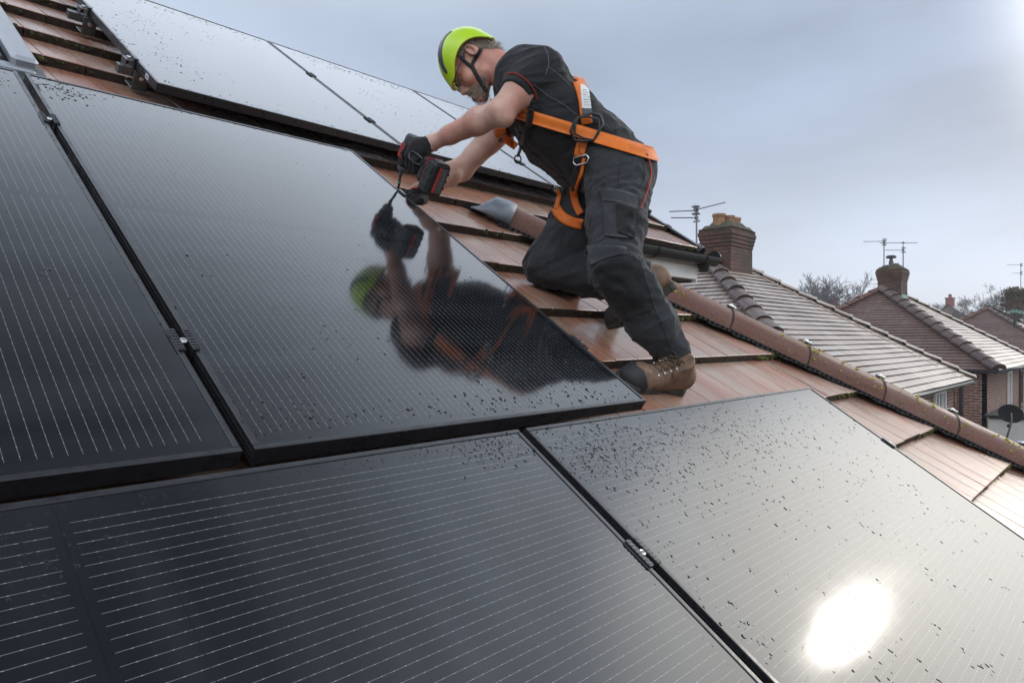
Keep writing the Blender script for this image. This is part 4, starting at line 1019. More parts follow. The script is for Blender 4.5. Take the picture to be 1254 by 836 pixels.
def sdf_mesh(name, f, lo, hi, h, mat, parent, tr=CF, label=None, refine=2, keep=True):
    V, F = nets(f, lo, hi, h, refine)
    if len(F) == 0: print('EMPTY', name); return None
    if keep:                                     # keep only the largest connected piece(s)
        lab = np.arange(len(V))
        while True:
            m_ = lab[F].min(1); l2 = lab.copy(); np.minimum.at(l2, F.ravel(), np.repeat(m_, 4)); l2 = l2[l2]
            if (l2 == lab).all(): break
            lab = l2
        u_, c_ = np.unique(lab, return_counts=True); big = u_[c_ >= max(40, c_.max() * (0.999 if keep == 1 else .05))]; ok = np.isin(lab, big); F = F[ok[F[:, 0]]]
        used = np.unique(F); mp_ = -np.ones(len(V), int); mp_[used] = np.arange(len(used)); V = V[used]; F = mp_[F]
    return mesh(name, tr(V), F, mat, parent, True, label=label)
def bounds(pts, pad): P = np.array([p for p in pts]); return P.min(0) - pad, P.max(0) + pad
def march(f, xs, ys, t0=1.9, t1=3.3, off=0.0):
    """points where sight lines through photo positions meet a surface (metric frame)"""
    xs = np.asarray(xs, float).ravel(); ys = np.asarray(ys, float).ravel(); D = np.stack([(xs - 627) / FPX, -(ys - 418) / FPX, np.ones_like(xs)], 1); nrm_ = np.linalg.norm(D, axis=1); t_ = np.full(len(xs), t0)
    for _ in range(90): d = f(D * t_[:, None]) - off; t_ = t_ + np.where(t_ < t1, np.clip(d * .8, -.02, .1) / nrm_, 0)
    return D * t_[:, None], t_ < t1
def resample(pts, n):
    pts = np.array(pts, float); d = np.r_[0, np.cumsum(np.linalg.norm(np.diff(pts, axis=0), axis=1))]; s = np.linspace(0, d[-1], n)
    # Catmull-Rom through the points
    out_ = []
    for v in s:
        i = min(len(pts) - 2, max(0, np.searchsorted(d, v) - 1)); u = (v - d[i]) / (d[i + 1] - d[i] + 1e-9)
        p0 = pts[max(0, i - 1)]; p1 = pts[i]; p2 = pts[i + 1]; p3 = pts[min(len(pts) - 1, i + 2)]
        out_.append(.5 * ((2 * p1) + (-p0 + p2) * u + (2 * p0 - 5 * p1 + 4 * p2 - p3) * u * u + (-p0 + 3 * p1 - 3 * p2 + p3) * u ** 3))
    return np.array(out_)
def ribbon(name, f, pts, hw, mat, parent, off=.004, th=.0025, nw=5, tr=CF, label=None, n=None, smooth_z=2, t0=1.9):
    """a strap lying on surface f along a line of photo positions, half-width hw in photo pixels"""
    n = n or max(6, int(np.linalg.norm(np.diff(np.array(pts), axis=0), axis=1).sum() / 2.5)); c = resample(pts, n); tg = np.gradient(c, axis=0); tg /= np.linalg.norm(tg, axis=1)[:, None] + 1e-9; nr = np.stack([-tg[:, 1], tg[:, 0]], 1)
    G = np.stack([c + nr * hw * s for s in np.linspace(-1, 1, nw)], 1); P, ok = march(f, G[..., 0], G[..., 1], off=off, t0=t0)
    P = P.reshape(n, nw, 3); ok = ok.reshape(n, nw); med = np.median(P[..., 2][ok]) if ok.any() else 2.5
    for i in range(n):                           # sight lines that slip past the body keep the depth of their neighbours
        for j in range(nw):
            if not ok[i, j] or abs(P[i, j, 2] - med) > .30:
                zz_ = P[i - 1, j, 2] if i else med; P[i, j] = P[i, j] / P[i, j, 2] * zz_
    z = P[..., 2].copy()
    for _ in range(smooth_z): zz = z.copy(); zz[1:-1] = (z[:-2] + 2 * z[1:-1] + z[2:]) / 4; z = np.minimum(zz, z + .004)
    P = P * (z / P[..., 2])[..., None]
    V = []; 
    gx = np.gradient(P, axis=0); gy = np.gradient(P, axis=1); nn = np.cross(gx, gy); nn /= np.linalg.norm(nn, axis=2)[..., None] + 1e-9; nn *= np.sign(-(nn * P).sum(2))[..., None]
    top = P + nn * th; bot = P - nn * th * .6; V = np.concatenate([top.reshape(-1, 3), bot.reshape(-1, 3)]); m = n * nw; F = []
    for i in range(n - 1):
        for j in range(nw - 1):
            a, b, c_, d = i * nw + j, (i + 1) * nw + j, (i + 1) * nw + j + 1, i * nw + j + 1; F += [(a, b, c_, d), (m + d, m + c_, m + b, m + a)]
    for i in range(n - 1):
        for j in (0, nw - 1): a, b = i * nw + j, (i + 1) * nw + j; F.append((a, m + a, m + b, b) if j == 0 else (a, b, m + b, m + a))
    for i in (0, n - 1):
        for j in range(nw - 1): a, b = i * nw + j, i * nw + j + 1; F.append((a, b, m + b, m + a) if i == 0 else (b, a, m + a, m + b))
    uv = np.zeros((len(V), 2)); uv[:, 0] = np.tile(np.tile(np.linspace(-1, 1, nw), n), 2); uv[:, 1] = np.tile(np.repeat(np.linspace(0, n * .003, n), nw), 2)
    return mesh(name, tr(V), F, mat, parent, True, uv=uv, label=label)
def patch(name, f, poly, mat, parent, off=.003, th=.002, step=2.0, label=None):
    """a sewn-on piece: quadrilateral of photo positions (4 sides may be curved polylines a-b-c-d) laid on f"""
    top, bot = resample(poly[0], 18), resample(poly[1], 18); nv = max(4, int(np.linalg.norm(top[9] - bot[9]) / 3)); G = np.stack([top * (1 - s) + bot * s for s in np.linspace(0, 1, nv)], 0)
    P, ok = march(f, G[..., 0], G[..., 1], off=off); P = P.reshape(nv, 18, 3); gx = np.gradient(P, axis=0); gy = np.gradient(P, axis=1); nn = np.cross(gx, gy); nn /= np.linalg.norm(nn, axis=2)[..., None] + 1e-9; nn *= np.sign(-(nn * P).sum(2))[..., None]
    V = np.concatenate([(P + nn * th).reshape(-1, 3), (P - nn * .006).reshape(-1, 3)]); m = nv * 18; F = []
    for i in range(nv - 1):
        for j in range(17): a, b, c_, d = i * 18 + j, (i + 1) * 18 + j, (i + 1) * 18 + j + 1, i * 18 + j + 1; F.append((a, b, c_, d))
    for i in range(nv - 1):
        for j in (0, 17): a, b = i * 18 + j, (i + 1) * 18 + j; F.append((a, m + a, m + b, b))
    for i in (0, nv - 1):
        for j in range(17): a, b = i * 18 + j, i * 18 + j + 1; F.append((a, b, m + b, m + a))
    return mesh(name, CF(V), F, mat, parent, True, label=label)
def seam(name, f, pts, r, mat, parent, off=.001, t0=1.9):
    c = resample(pts, max(6, int(len(pts) * 8))); P, ok = march(f, c[:, 0], c[:, 1], off=off, t0=t0); P = P[ok]
    z = P[:, 2].copy(); z[1:-1] = (z[:-2] + z[1:-1] + z[2:]) / 3; P = P * (z / P[:, 2])[:, None]
    b = B(); b.tube(CF(P), r, 5); return b.build(name, mat, parent, smooth=True)

# --- materials of the man
def cloth(name, col, rough=.85, scale=900, var=.25, fold=.0):
    t = MT(name); o = t.obj(); f = t.noise(o, 9, 5, .6); c = t.mix(t.ramp(f, [(.3, 0.0), (.7, 1.0)]), tuple(x * (1 - var) for x in col), tuple(x * (1 + var) for x in col))
    t.set(col=c, rough=rough, spec=.3, sheen=.12); cr_ = t.noise(t.mapv(o, (1, 1, 1)), 16, 3, .5, 1.6); cr_ = t.math('ABSOLUTE', t.math('SUBTRACT', cr_, .5)); cr_ = t.math('SUBTRACT', 1.0, t.math('MULTIPLY', cr_, 7.0), clamp=True); b0 = t.bump(cr_, .22, .005); b1 = t.bump(t.noise(o, 45, 4, .6, .6), .35, .004, b0); t.bump(t.noise(o, scale, 2), .25, .0008, b1); return t.m
M_SHIRT = cloth('black_work_shirt', (.017, .0175, .019)); M_TROUS = cloth('charcoal_trousers', (.034, .036, .040)); M_KNEE = cloth('black_cordura', (.012, .012, .013), .75)
M_GLOVE = cloth('black_glove_knit', (.012, .012, .013), .8); M_RED = cloth('red_trim', (.35, .03, .015), .7, var=.1); M_PIPE = cloth('grey_piping', (.12, .12, .125), .7, var=.1)
M_BLKWEB = cloth('black_webbing', (.014, .014, .015), .6)
def web(name, col):
    t = MT(name); o = t.obj(); uv = t.sep(t.uv()); e = t.math('GREATER_THAN', t.math('ABSOLUTE', uv[0]), .9)
    w_ = t.n('ShaderNodeTexWave', wave_type='BANDS', bands_direction='Y'); t.l(t.uv(), w_.inputs['Vector']); w_.inputs['Scale'].default_value = 160; w_.inputs['Distortion'].default_value = .3
    f = t.noise(o, 30, 4); c = t.mix(t.ramp(f, [(.3, 0.0), (.7, 1.0)]), tuple(x * .8 for x in col), col); c = t.mix(t.math('MULTIPLY', e, .6), c, tuple(x * .45 for x in col))
    t.set(col=c, rough=.55, spec=.4); t.bump(w_.outputs['Fac'], .3, .001); return t.m
M_ORANGE = web('orange_webbing', (.86, .20, .018))
t = MT('skin'); o = t.obj(); f1 = t.noise(o, 14, 5, .6); f2 = t.noise(o, 90, 3); f3 = t.noise(o, 5, 3)
c = t.mix(t.ramp(f1, [(.35, 0.0), (.65, 1.0)]), (.55, .31, .235), (.68, .45, .365)); c = t.mix(t.ramp(f3, [(.42, 0.0), (.62, .85)]), c, (.56, .24, .18))
c = t.mix(t.ramp(f2, [(.62, 0.0), (.75, .25)]), c, (.36, .17, .12)); t.set(col=c, rough=.48, sss=.12, spec=.4); t.b.inputs['Subsurface Radius'].default_value = (.012, .005, .003); t.b.inputs['Subsurface Scale'].default_value = .6
b1 = t.bump(t.noise(o, 260, 3, .6), .25, .001); t.bump(t.noise(o, 32, 3), .25, .004, b1); M_SKIN = t.m
M_HELMET = MT('lime_helmet').set(col=(.50, .76, .015), rough=.3, spec=.5, coat=.3, croug=.15).m
M_HELMIN = MT('yellow_helmet_inside').set(col=(.62, .50, .01), rough=.5).m
M_DKVENT = MT('grey_vent_plastic').set(col=(.055, .06, .065), rough=.35).m
M_HAIR = simple('grey_hair', (.23, .19, .15), .7, var=.5, scale=160, bump=.6, bd=.003); M_BEARD = simple('grey_beard', (.26, .19, .15), .75, var=.45, scale=200, bump=.6, bd=.003)
M_LEATH = simple('brown_boot_leather', (.17, .10, .062), .6, var=.55, scale=22, bump=.35); M_RUBBER = simple('black_rubber', (.022, .023, .026), .6, var=.35, scale=30); M_SOLE = simple('boot_sole', (.05, .045, .038), .8, var=.4, scale=30)
M_LACE = simple('boot_lace', (.10, .065, .04), .8); M_SPECT = MT('spectacle_frame').set(col=(.03, .04, .09), rough=.25).m
M_LENS = MT('lens').set(col=(.95, .97, 1.0), rough=.02, ior=1.1, trans=1.0).m
M_WHITE = simple('label_white', (.75, .75, .74), .6, var=.05); M_EYE = MT('eye_white').set(col=(.6, .56, .53), rough=.2).m

# --- skeleton (photo position, distance ahead)
HIPL, KNEL, ANKL = fr(757, 215, 2.50), fr(752, 330, 2.30), fr(824, 436, 2.41)
HIPR, KNER, ANKR = fr(740, 228, 2.74), fr(671, 322, 2.77), fr(796, 342, 2.66)
SHL, ELL_, WRL = fr(662, 88, 2.47), fr(612, 138, 2.40), fr(527, 176, 2.55)
SHR, ELR, WRR = fr(640, 128, 2.82), fr(566, 207, 2.84), fr(511, 234, 2.67)
MIDZ = 2.63
chest, mid, waist, pelv = fr(644, 109, MIDZ), fr(684, 156, MIDZ), fr(725, 192, MIDZ), fr(754, 212, MIDZ)
hx = fr(577, 62, 2.585) + np.array([0, 0, .078])                 # head centre line at ear height
HFv, HUv, HSv = np.array([-.6, -.8, 0]), np.array([-.8, .6, 0]), np.array([0, 0, 1.0])
HR = np.array([HFv, HUv, HSv])
def H(P):                                       # metric frame -> head frame (forward, up, far side), face drawn in a little
    Q = (P - hx) @ HR.T; Q[:, 0] = np.where(Q[:, 0] > .02, .02 + (Q[:, 0] - .02) / .86, Q[:, 0]); return Q
def HI(L):
    L = np.array(np.atleast_2d(L), float); L[:, 0] = np.where(L[:, 0] > .02, .02 + (L[:, 0] - .02) * .86, L[:, 0]); return hx + L @ HR
pers = thing('person', P3(2.05, 1.30, WT), 'man in lime helmet and orange harness kneeling on the tiles, leaning over with a drill', 'person')
dz = np.array([0, 0, 1.0])
def head(P):
    Q = H(P); Qs = Q.copy(); Qs[:, 2] = np.abs(Qs[:, 2])
    d = ell(Q, (.006, .030, 0), (.100, .088, .075)); d = smin(d, ell(Q, (.058, -.028, 0), (.064, .085, .062)), .03)
    d = smin(d, cap(Qs, (.028, -.082, .052), (.102, -.112, .016), .024, .024), .03); d = smin(d, ell(Q, (.112, -.108, 0), (.022, .022, .026)), .015)
    d = smin(d, cap(Qs, (.106, .010, 0), (.098, .008, .042), .015, .013), .015)
    d = smin(d, ell(Qs, (.086, -.044, .044), (.026, .024, .022)), .02)
    d = smax(d, -ell(Qs, (.126, -.014, .032), (.018, .014, .019)), .012); d = smin(d, ell(Qs, (.098, -.015, .031), (.0135, .0125, .0135)), .004)
    d = smin(d, cap(Q, (.112, -.004, 0), (.142, -.050, 0), .0085, .0125), .012); d = smin(d, ell(Qs, (.131, -.057, .012), (.012, .009, .009)), .006)
    d = smin(d, ell(Q, (.118, -.078, 0), (.016, .016, .026)), .01); d = smin(d, cap(Qs, (.130, -.077, 0), (.120, -.079, .022), .006, .004), .005); d = smin(d, cap(Qs, (.127, -.089, 0), (.118, -.089, .018), .0065, .004), .005)
    d = smax(d, -cap(Qs, (.138, -.083, 0), (.122, -.084, .022), .003, .002), .003)
    # ears
    e = ell(Qs, (-.004, .0, .080), (.019, .031, .010), np.array([[.96, -.25, .12], [.25, .97, 0], [-.12, 0, .99]])); e = smax(e, -ell(Qs, (.003, .002, .088), (.011, .020, .009)), .004); e = smin(e, ell(Qs, (.010, -.004, .080), (.005, .008, .007)), .004)
    return smin(d, e, .006)
NECK0, NECK1 = HI((-.018, -.02, 0))[0], fr(628, 92, MIDZ)
def arm_l(P): return chain(P, [(SHL, .060), ((SHL + ELL_) / 2, .056), (ELL_, .044)], .03)
def forearm(P, e, w, r0=.043, r1=.026):
    m = e + (w - e) * .30; m2 = e + (w - e) * .7; return chain(P, [(e, r0), (m + np.array([0, .004, 0]), r0 * 1.07), (m2, r0 * .76), (w, r1)], .02)
def arms(P):
    a = smin(arm_l(P), forearm(P, ELL_, WRL), .03); b = smin(chain(P, [(SHR, .058), ((SHR + ELR) / 2, .053), (ELR, .043)], .03), forearm(P, ELR, WRR), .03)
    a = smin(a, cap(P, WRL, fr(518, 185, 2.54), .026, .024), .02); b = smin(b, cap(P, WRR, fr(504, 239, 2.665), .026, .022), .02)
    a = a - .0016 * waves(P, 5, 70, 4); b = b - .0016 * waves(P, 6, 70, 4)
    a = smin(a, ell(P, ELL_ + np.array([.022, -.030, -.012]), (.020, .018, .02)), .03)
    return np.minimum(a, b)
def torso(P, g=0.0):
    d = None
    for s in (-1, 1):
        o_ = dz * s * .075; e = chain(P, [(chest + o_ * 1.15 + np.array([0, .0, 0]), .118 + g), (mid + o_ * 1.05, .136 + g), (waist + o_ * .9, .129 + g), (pelv + o_, .120 + g)], .05); d = e if d is None else smin(d, e, .09)
    d = smin(d, cap(P, SHL + np.array([.0, .0, .02]), chest + np.array([0, .03, 0]), .072 + g, .09 + g), .05); d = smin(d, cap(P, SHR + np.array([.0, 0.02, -.02]), chest, .066 + g, .10 + g), .05)
    return d
def body(P):
    d = smin(torso(P, -.014), cap(P, NECK0, NECK1, .060, .066), .05); d = smin(d, arms(P), .02)
    d = smin(d, chain(P, [(HIPL, .10), (KNEL, .06), (ANKL, .04)], .03), .04); d = smin(d, chain(P, [(HIPR, .10), (KNER, .06), (ANKR, .04)], .03), .04)
    h = head(P); Q = (P - fr(580, 79.5, 2.66)) @ np.array([[-.67, -.742, 0], [-.742, .67, 0], [0, 0, 1.0]]).T; h = smax(h, np.where(Q[:, 1] > 0, ell(Q, (0, .010, 0), (.108, .127, .100)), -1), .004); return smin(d, h, .018)
pts_all = [HIPL, KNEL, ANKL, HIPR, KNER, ANKR, SHL, ELL_, WRL, SHR, ELR, WRR, hx, chest, pelv]
lo, hi = bounds(pts_all, .17); sdf_mesh('body', body, lo, hi, .0038, M_SKIN, pers)
b = B()
for s in (-1, 1): c_ = CF(HI((.0985, -.015, s * .031)))[0]; b.lathe(c_, CF(HI((1, -.015, s * .031)))[0] - c_, [(.001, .0128), (.005, .0118), (.009, .009), (.0115, .004), (.0118, 0)], 14)
b.build('eyes', M_EYE, pers, smooth=True)
# --- shirt
def inplane(P, p, q):                          # signed distance to the vertical-in-depth plane through photo points p, q
    a, b_ = fr(*p, 2.62), fr(*q, 2.62); d = (b_ - a)[:2]; d /= np.linalg.norm(d); n = np.array([d[1], -d[0]]); return (P[:, 0] / P[:, 2] * 2.62 - a[0]) * n[0] + (P[:, 1] / P[:, 2] * 2.62 - a[1]) * n[1]
SLVL = SHL + (ELL_ - SHL) * .60; SLVR = SHR + (ELR - SHR) * .42
def sleeves(P, g=0.0):
    a = chain(P, [(SHL + np.array([.012, .006, .01]), .078 + g), (SHL + (ELL_ - SHL) * .3, .074 + g), (SLVL, .070 + g)], .02)
    ax = (SLVL - SHL) / np.linalg.norm(SLVL - SHL); a = smax(a, (P - SLVL) @ ax, .004)
    c = chain(P, [(SHR, .074 + g), (SLVR, .066 + g)], .02); ax = (SLVR - SHR) / np.linalg.norm(SLVR - SHR); c = smax(c, (P - SLVR) @ ax, .004)
    return a, c
def shirt0(P):
    d = torso(P, .004); a, c = sleeves(P); d = smin(d, a, .035); d = smin(d, c, .035)
    n_ = NECK1 - NECK0; n_ /= np.linalg.norm(n_); d = smin(d, cap(P, NECK1 - n_ * .035, NECK1, .064, .085), .02)
    return d
def shirt(P):
    d = shirt0(P); w1 = folds(P, 3, 30, fr(700, 160, 2.6) - fr(640, 150, 2.6), .35); w2 = folds(P, 11, 55, (1, .2, 0), .3)
    low = np.clip((-(P[:, 1]) + .95) / .35, 0, 1)
    d = d - .006 * w1 * (0.35 + .65 * low) - .0025 * w2
    n_ = NECK1 - NECK0; n_ /= np.linalg.norm(n_)
    d = smax(d, -(cap(P, NECK0, NECK1, .056, .060)), .003)                  # neck opening
    d = smax(d, -((P - (NECK1 - n_ * .040)) @ n_), .003)
    tp = inplane(P, (683, 232), (800, 186)); d = smax(d, tp - .075, .01)      # hem tucked in
    return d
def clipbox(pts, pad): return bounds(pts, pad)
lo, hi = bounds([SHL, SHR, SLVL, SLVR, chest, mid, waist, NECK1, pelv], .19); osh = sdf_mesh('shirt', shirt, lo, hi, .0045, M_SHIRT, pers)
def band_ring(name, f, c, ax, r0, r1, mat, parent, h=.0022, pad=.11):
    """a trim band: the slab r0..r1 along ax of surface f, a little proud"""
    g = lambda P: np.maximum(np.maximum(f(P) - .0022, -(f(P) + .004)), np.maximum(r0 - (P - c) @ ax, (P - c) @ ax - r1))
    lo, hi = bounds([c], pad); return sdf_mesh(name, g, lo, hi, h, mat, parent)
axl = (SLVL - SHL) / np.linalg.norm(SLVL - SHL); axr = (SLVR - SHR) / np.linalg.norm(SLVR - SHR)
band_ring('sleeve_trim', lambda P: sleeves(P)[0] - .002, SLVL, axl, -.027, -.0235, M_RED, osh); band_ring('sleeve_trim', lambda P: sleeves(P)[1] - .002, SLVR, axr, -.027, -.0235, M_RED, osh, pad=.1)
for i, l_ in enumerate([[(660, 51), (669, 62), (672, 78), (668, 92)], [(672, 82), (690, 97), (706, 112), (711, 117)], [(654, 104), (672, 118), (690, 128), (708, 142)], [(738, 132), (752, 140), (765, 152), (776, 163)]]): seam('piping', shirt, l_, .0014, M_PIPE, osh)
# --- trousers
def trousers(P):
    d = None
    for s in (-1, 1): e = cap(P, waist + dz * s * .07, pelv + dz * s * .085, .143, .136); d = e if d is None else smin(d, e, .08)
    l = chain(P, [(HIPL, .130), ((HIPL * .45 + KNEL * .55), .101), (KNEL + np.array([0, .01, 0]), .087), (fr(773, 354, 2.32), .091), (fr(798, 394, 2.36), .087), (fr(821, 428, 2.40), .060), (fr(828, 451, 2.42), .050)], .03)
    r = chain(P, [(HIPR, .128), ((HIPR * .5 + KNER * .5), .112), (KNER, .098), (fr(728, 341, 2.73), .080), (fr(790, 345, 2.67), .064)], .03)
    # folds
    fl = folds(P, 21, 34, KNEL - HIPL, 1.6); fb_ = folds(P, 22, 60, (1, .35, .2), .4)
    lowl = np.clip((-.02 - P[:, 1]) / .05, 0, 1) * np.clip((P[:, 1] + .105) / .04, 0.25, 1); kn = np.exp(-((P - KNEL) ** 2).sum(1) / .012)
    l = l - .0045 * folds(P, 24, 26, (1, -.45, 0), .35) - (.012 * lowl + .006 * kn) * folds(P, 23, 46, (1, .5, 0), .3) - .002 * fb_
    r = r - .006 * folds(P, 27, 28, (.6, 1, 0), .3) - .003 * fb_
    d = smin(d, l, .04); d = smin(d, r, .04); d = d - .003 * folds(P, 28, 40, (1, .3, 0), .3)
    tp = np.maximum(-inplane(P, (700, 178), (797, 181)), -inplane(P, (684, 238), (718, 176))); d = smax(d, tp, .006)
    ax = fr(829, 447, 2.42) - fr(817, 412, 2.40); ax /= np.linalg.norm(ax); near_ = (P - fr(829, 447, 2.42)) @ ax
    d = np.where((P[:, 1] < .02), smax(d, near_, .004), d)
    ax2 = fr(790, 345, 2.67) - fr(728, 341, 2.73); ax2 /= np.linalg.norm(ax2); d = np.where((P[:, 2] > 2.54) & (P[:, 0] > .40) & (P[:, 1] > .1) & (P[:, 1] < .32), smax(d, (P - fr(799, 345, 2.66)) @ ax2, .004), d)
    return d
lo, hi = bounds([HIPL, HIPR, KNEL, KNER, fr(799, 394, 2.36), fr(829, 447, 2.42), fr(790, 346, 2.74), waist, pelv], .165)
otr = sdf_mesh('trousers', trousers, lo, hi, .0045, M_TROUS, pers)
patch('knee_pad_pouch', trousers, ([(725, 330), (745, 318), (772, 312), (783, 318)], [(757, 398), (768, 390), (785, 382), (801, 378)]), M_KNEE, otr)
patch('knee_pad_pouch', trousers, ([(643, 328), (660, 336), (690, 345), (722, 345)], [(646, 341), (664, 354), (695, 361), (726, 362)]), M_KNEE, otr)
patch('cargo_pocket', trousers, ([(737, 240), (750, 240), (765, 243), (780, 248)], [(741, 288), (752, 290), (765, 291), (776, 292)]), M_TROUS, otr, off=.006)
patch('pocket_flap', trousers, ([(733, 230), (748, 231), (765, 234), (782, 240)], [(738, 246), (752, 247), (767, 251), (781, 256)]), M_TROUS, otr, off=.010)
patch('phone_pocket', trousers, ([(754, 248), (762, 249), (772, 251), (780, 253)], [(757, 283), (764, 286), (771, 289), (777, 292)]), M_KNEE, otr, off=.012)
patch('knee_yoke', trousers, ([(718, 301), (735, 300), (755, 301), (768, 303)], [(724, 324), (740, 317), (757, 312), (772, 311)]), M_TROUS, otr, off=.004)
for l_ in ([(762, 190), (758, 215), (757, 238)], [(760, 300), (780, 335), (800, 375), (815, 410), (828, 444)], [(725, 262), (720, 285), (716, 300)], [(705, 262), (690, 285), (682, 318)], [(786, 196), (790, 215), (780, 235)]): seam('seam', trousers, l_, .0012, M_KNEE, otr)
# --- boots (local frame: forward, side, up; heel at the origin)
def boot_up(P):
    d = chain(P, [((.035, 0, .070), .043), ((.105, 0, .060), .041), ((.175, 0, .048), .040), ((.235, 0, .045), .045), ((.262, 0, .042), .043)], .03)
    d = smin(d, cap(P, (.045, 0, .070), (.085, 0, .135), .046, .047), .03); d = smin(d, cap(P, (.12, 0, .085), (.105, 0, .125), .034, .036), .03)
    d = smax(d, .020 - P[:, 2], .006); d = d - .0018 * waves(P, 40, 60, 4) - .0015 * folds(P, 41, 70, (0, 1, 0), .3) * np.exp(-((P[:, 0] - .17) / .04) ** 2)
    return smax(d, np.where(P[:, 0] < .16, (P - [.085, 0, .135]) @ [.52, 0, .85], -1), .006)
def boot_sole(P):
    q = P.copy(); x = P[:, 0]; w_ = .036 + .010 * np.clip((x - .10) / .12, 0, 1) - .008 * np.exp(-((x - .11) / .04) ** 2)
    xx = np.clip(x, .035, .262); e = np.sqrt((x - xx) ** 2 + np.maximum(np.abs(P[:, 1]) - (w_ - .03), 0) ** 2) - np.where(x < .035, .036, np.where(x > .262, .044, .032))
    zt = .030 + .008 * np.clip((x - .22) / .08, 0, 1); zb = .002 + .012 * np.clip((x - .245) / .06, 0, 1) ** 2 * 1.5 + .009 * ((x > .088) & (x < .125)) + .005 * (np.abs(((x * 55) % 1) - .5) < .16) * (P[:, 2] < .02)
    return np.maximum(e, np.maximum(P[:, 2] - zt, zb - P[:, 2]))
def boot_cap(P): return np.maximum(np.maximum(boot_up(P) - .0025, -(boot_up(P) + .003)), np.maximum(.228 - P[:, 0] + (P[:, 2] - .03) * .55, P[:, 2] - .09))
def boot_cuff(P): d = boot_up(P) - .006; return np.maximum(np.maximum(d, -.022 - (P - [.085, 0, .135]) @ [.52, 0, .85]), -(boot_up(P) + .008))
UPV, UPF = nets(boot_up, (-.03, -.07, 0), (.33, .07, .17), .0036, 2); SOV, SOF = nets(boot_sole, (-.03, -.07, -.01), (.33, .07, .06), .0030, 1); CAV, CAF = nets(boot_cap, (.18, -.07, 0), (.33, .07, .1), .0026, 1); CUV, CUF = nets(boot_cuff, (-.03, -.07, .06), (.18, .07, .20), .003, 1)
def boot(origin, fwd, up, label):
    fwd = np.array(fwd, float); fwd /= np.linalg.norm(fwd); up = np.array(up, float); up -= fwd * (up @ fwd); up /= np.linalg.norm(up); sd = np.cross(up, fwd)
    T = lambda V: np.array(origin) + V[:, :1] * fwd + V[:, 1:2] * sd + V[:, 2:3] * up
    o = mesh('boot', T(UPV), UPF, M_LEATH, pers, True, label=label); mesh('sole', T(SOV), SOF, M_SOLE, o, True); mesh('toe_cap', T(CAV), CAF, M_RUBBER, o, True); (mesh('cuff', T(CUV), CUF, M_KNEE, o, True) if 'kneeling' in label else None)
    b = B(); 
    for i in range(5):
        x = .195 - i * .022; z = .088 + i * .011
        for s in (-1, 1): b.tube(T(np.array([(x, s * .024, z - .008), (x - .010, 0, z + .006), (x - .020, -s * .025, z + .001)])), .0022, 6)
    for s in (-1, 1): b.tube(T(np.array([(.105, 0, .140), (.118, s * .02, .150), (.125, s * .035, .138), (.112, s * .02, .130), (.105, 0, .138)])), .0020, 6); b.tube(T(np.array([(.105, 0, .140), (.125, s * .014, .132), (.140, s * .04, .105), (.138, s * .046, .085)])), .0020, 6)
    b.build('laces', M_LACE, o, smooth=True)
    b = B()
    for i in range(4):
        x = .185 - i * .022; z = .084 + i * .011
        for s in (-1, 1): b.lathe(T(np.array([(x, s * .029, z - .008)]))[0], T(np.array([(x, s * .033, z - .002)]))[0] - T(np.array([(x, s * .029, z - .008)]))[0], [(.0045, 0), (.0045, .005), (.002, .006), (.001, .006)], 8)
    b.build('eyelets', M_STEEL, o); return o
toeL, heelL = P3(1.893, .975, WT - .029), P3(2.195, .905, WT - .022); fw_ = toeL - heelL
boot(heelL, fw_, RN, 'brown leather walking boot flat on the tiles, black toe cap')
hR, tR = CF(fr(828, 353, 2.61))[0], CF(fr(748, 411, 2.56))[0]; kn_ = CF(KNER)[0]
boot(hR, tR - hR, (-RT * .7 + UP * .3 - FW * .1), 'brown boot of the kneeling leg, toe down, sole turned out')
# --- gloves: built in roof coordinates (u, v, w) round the drill handle and the clamp
def RC(V): return W(V)
def to_roof(p): q = CF(p)[0] - C0; return np.array([q[0], q @ VD, q @ RN + SROOF])
WL, WR = to_roof(WRL), to_roof(WRR)
def glove_l(P):
    pc = np.array([1.628, 2.035, .185]); d = ell(P, pc, (.034, .044, .036)); d = smin(d, cap(P, pc + [.004, -.005, .01], WL, .032, .031), .025)
    for i, (v, rr) in enumerate(((2.076, .0108), (2.051, .0116), (2.026, .0113), (2.003, .0102))):
        ch = [((1.618, v, .185), rr * 1.25), ((1.606, v - .004, .150), rr * 1.12), ((1.622, v - .006, .115), rr), ((1.652, v - .006, .112), rr * .95), ((1.668, v - .004, .126), rr * .85)]
        if i == 0: ch = [((1.618, v, .185), rr * 1.25), ((1.610, v + .004, .145), rr * 1.1), ((1.630, v + .006, .112), rr), ((1.655, v + .004, .106), rr * .9)]
        d = smin(d, chain(P, [(np.array(a), r_) for a, r_ in ch], .006), .007)
    th = chain(P, [(np.array((1.648, 2.07, .205)), .017), (np.array((1.682, 2.088, .175)), .0135), (np.array((1.684, 2.094, .140)), .0115)], .01); d = smin(d, th, .012)
    return d - .0010 * folds(P, 51, 120, (0, 1, 0), .4)
lo, hi = bounds([(1.60, 1.98, .10), (1.69, 2.10, .22), WL], .045); ax = (WL - np.array([1.632, 2.03, .195])); ax /= np.linalg.norm(ax)
g1 = sdf_mesh('glove', lambda P: smax(glove_l(P), (P - WL) @ ax - .012, .003), lo, hi, .0024, M_GLOVE, pers, tr=RC, label='black glove gripping the drill')
wr = B(); 
def ringpts(c, ax, r, n=22, el=1.0):
    a = np.cross(ax, [0, 0, 1.0]); a /= np.linalg.norm(a); b_ = np.cross(ax, a); return np.array([c + r * (a * math.cos(math.tau * k / n) + b_ * math.sin(math.tau * k / n) * el) for k in range(n)])
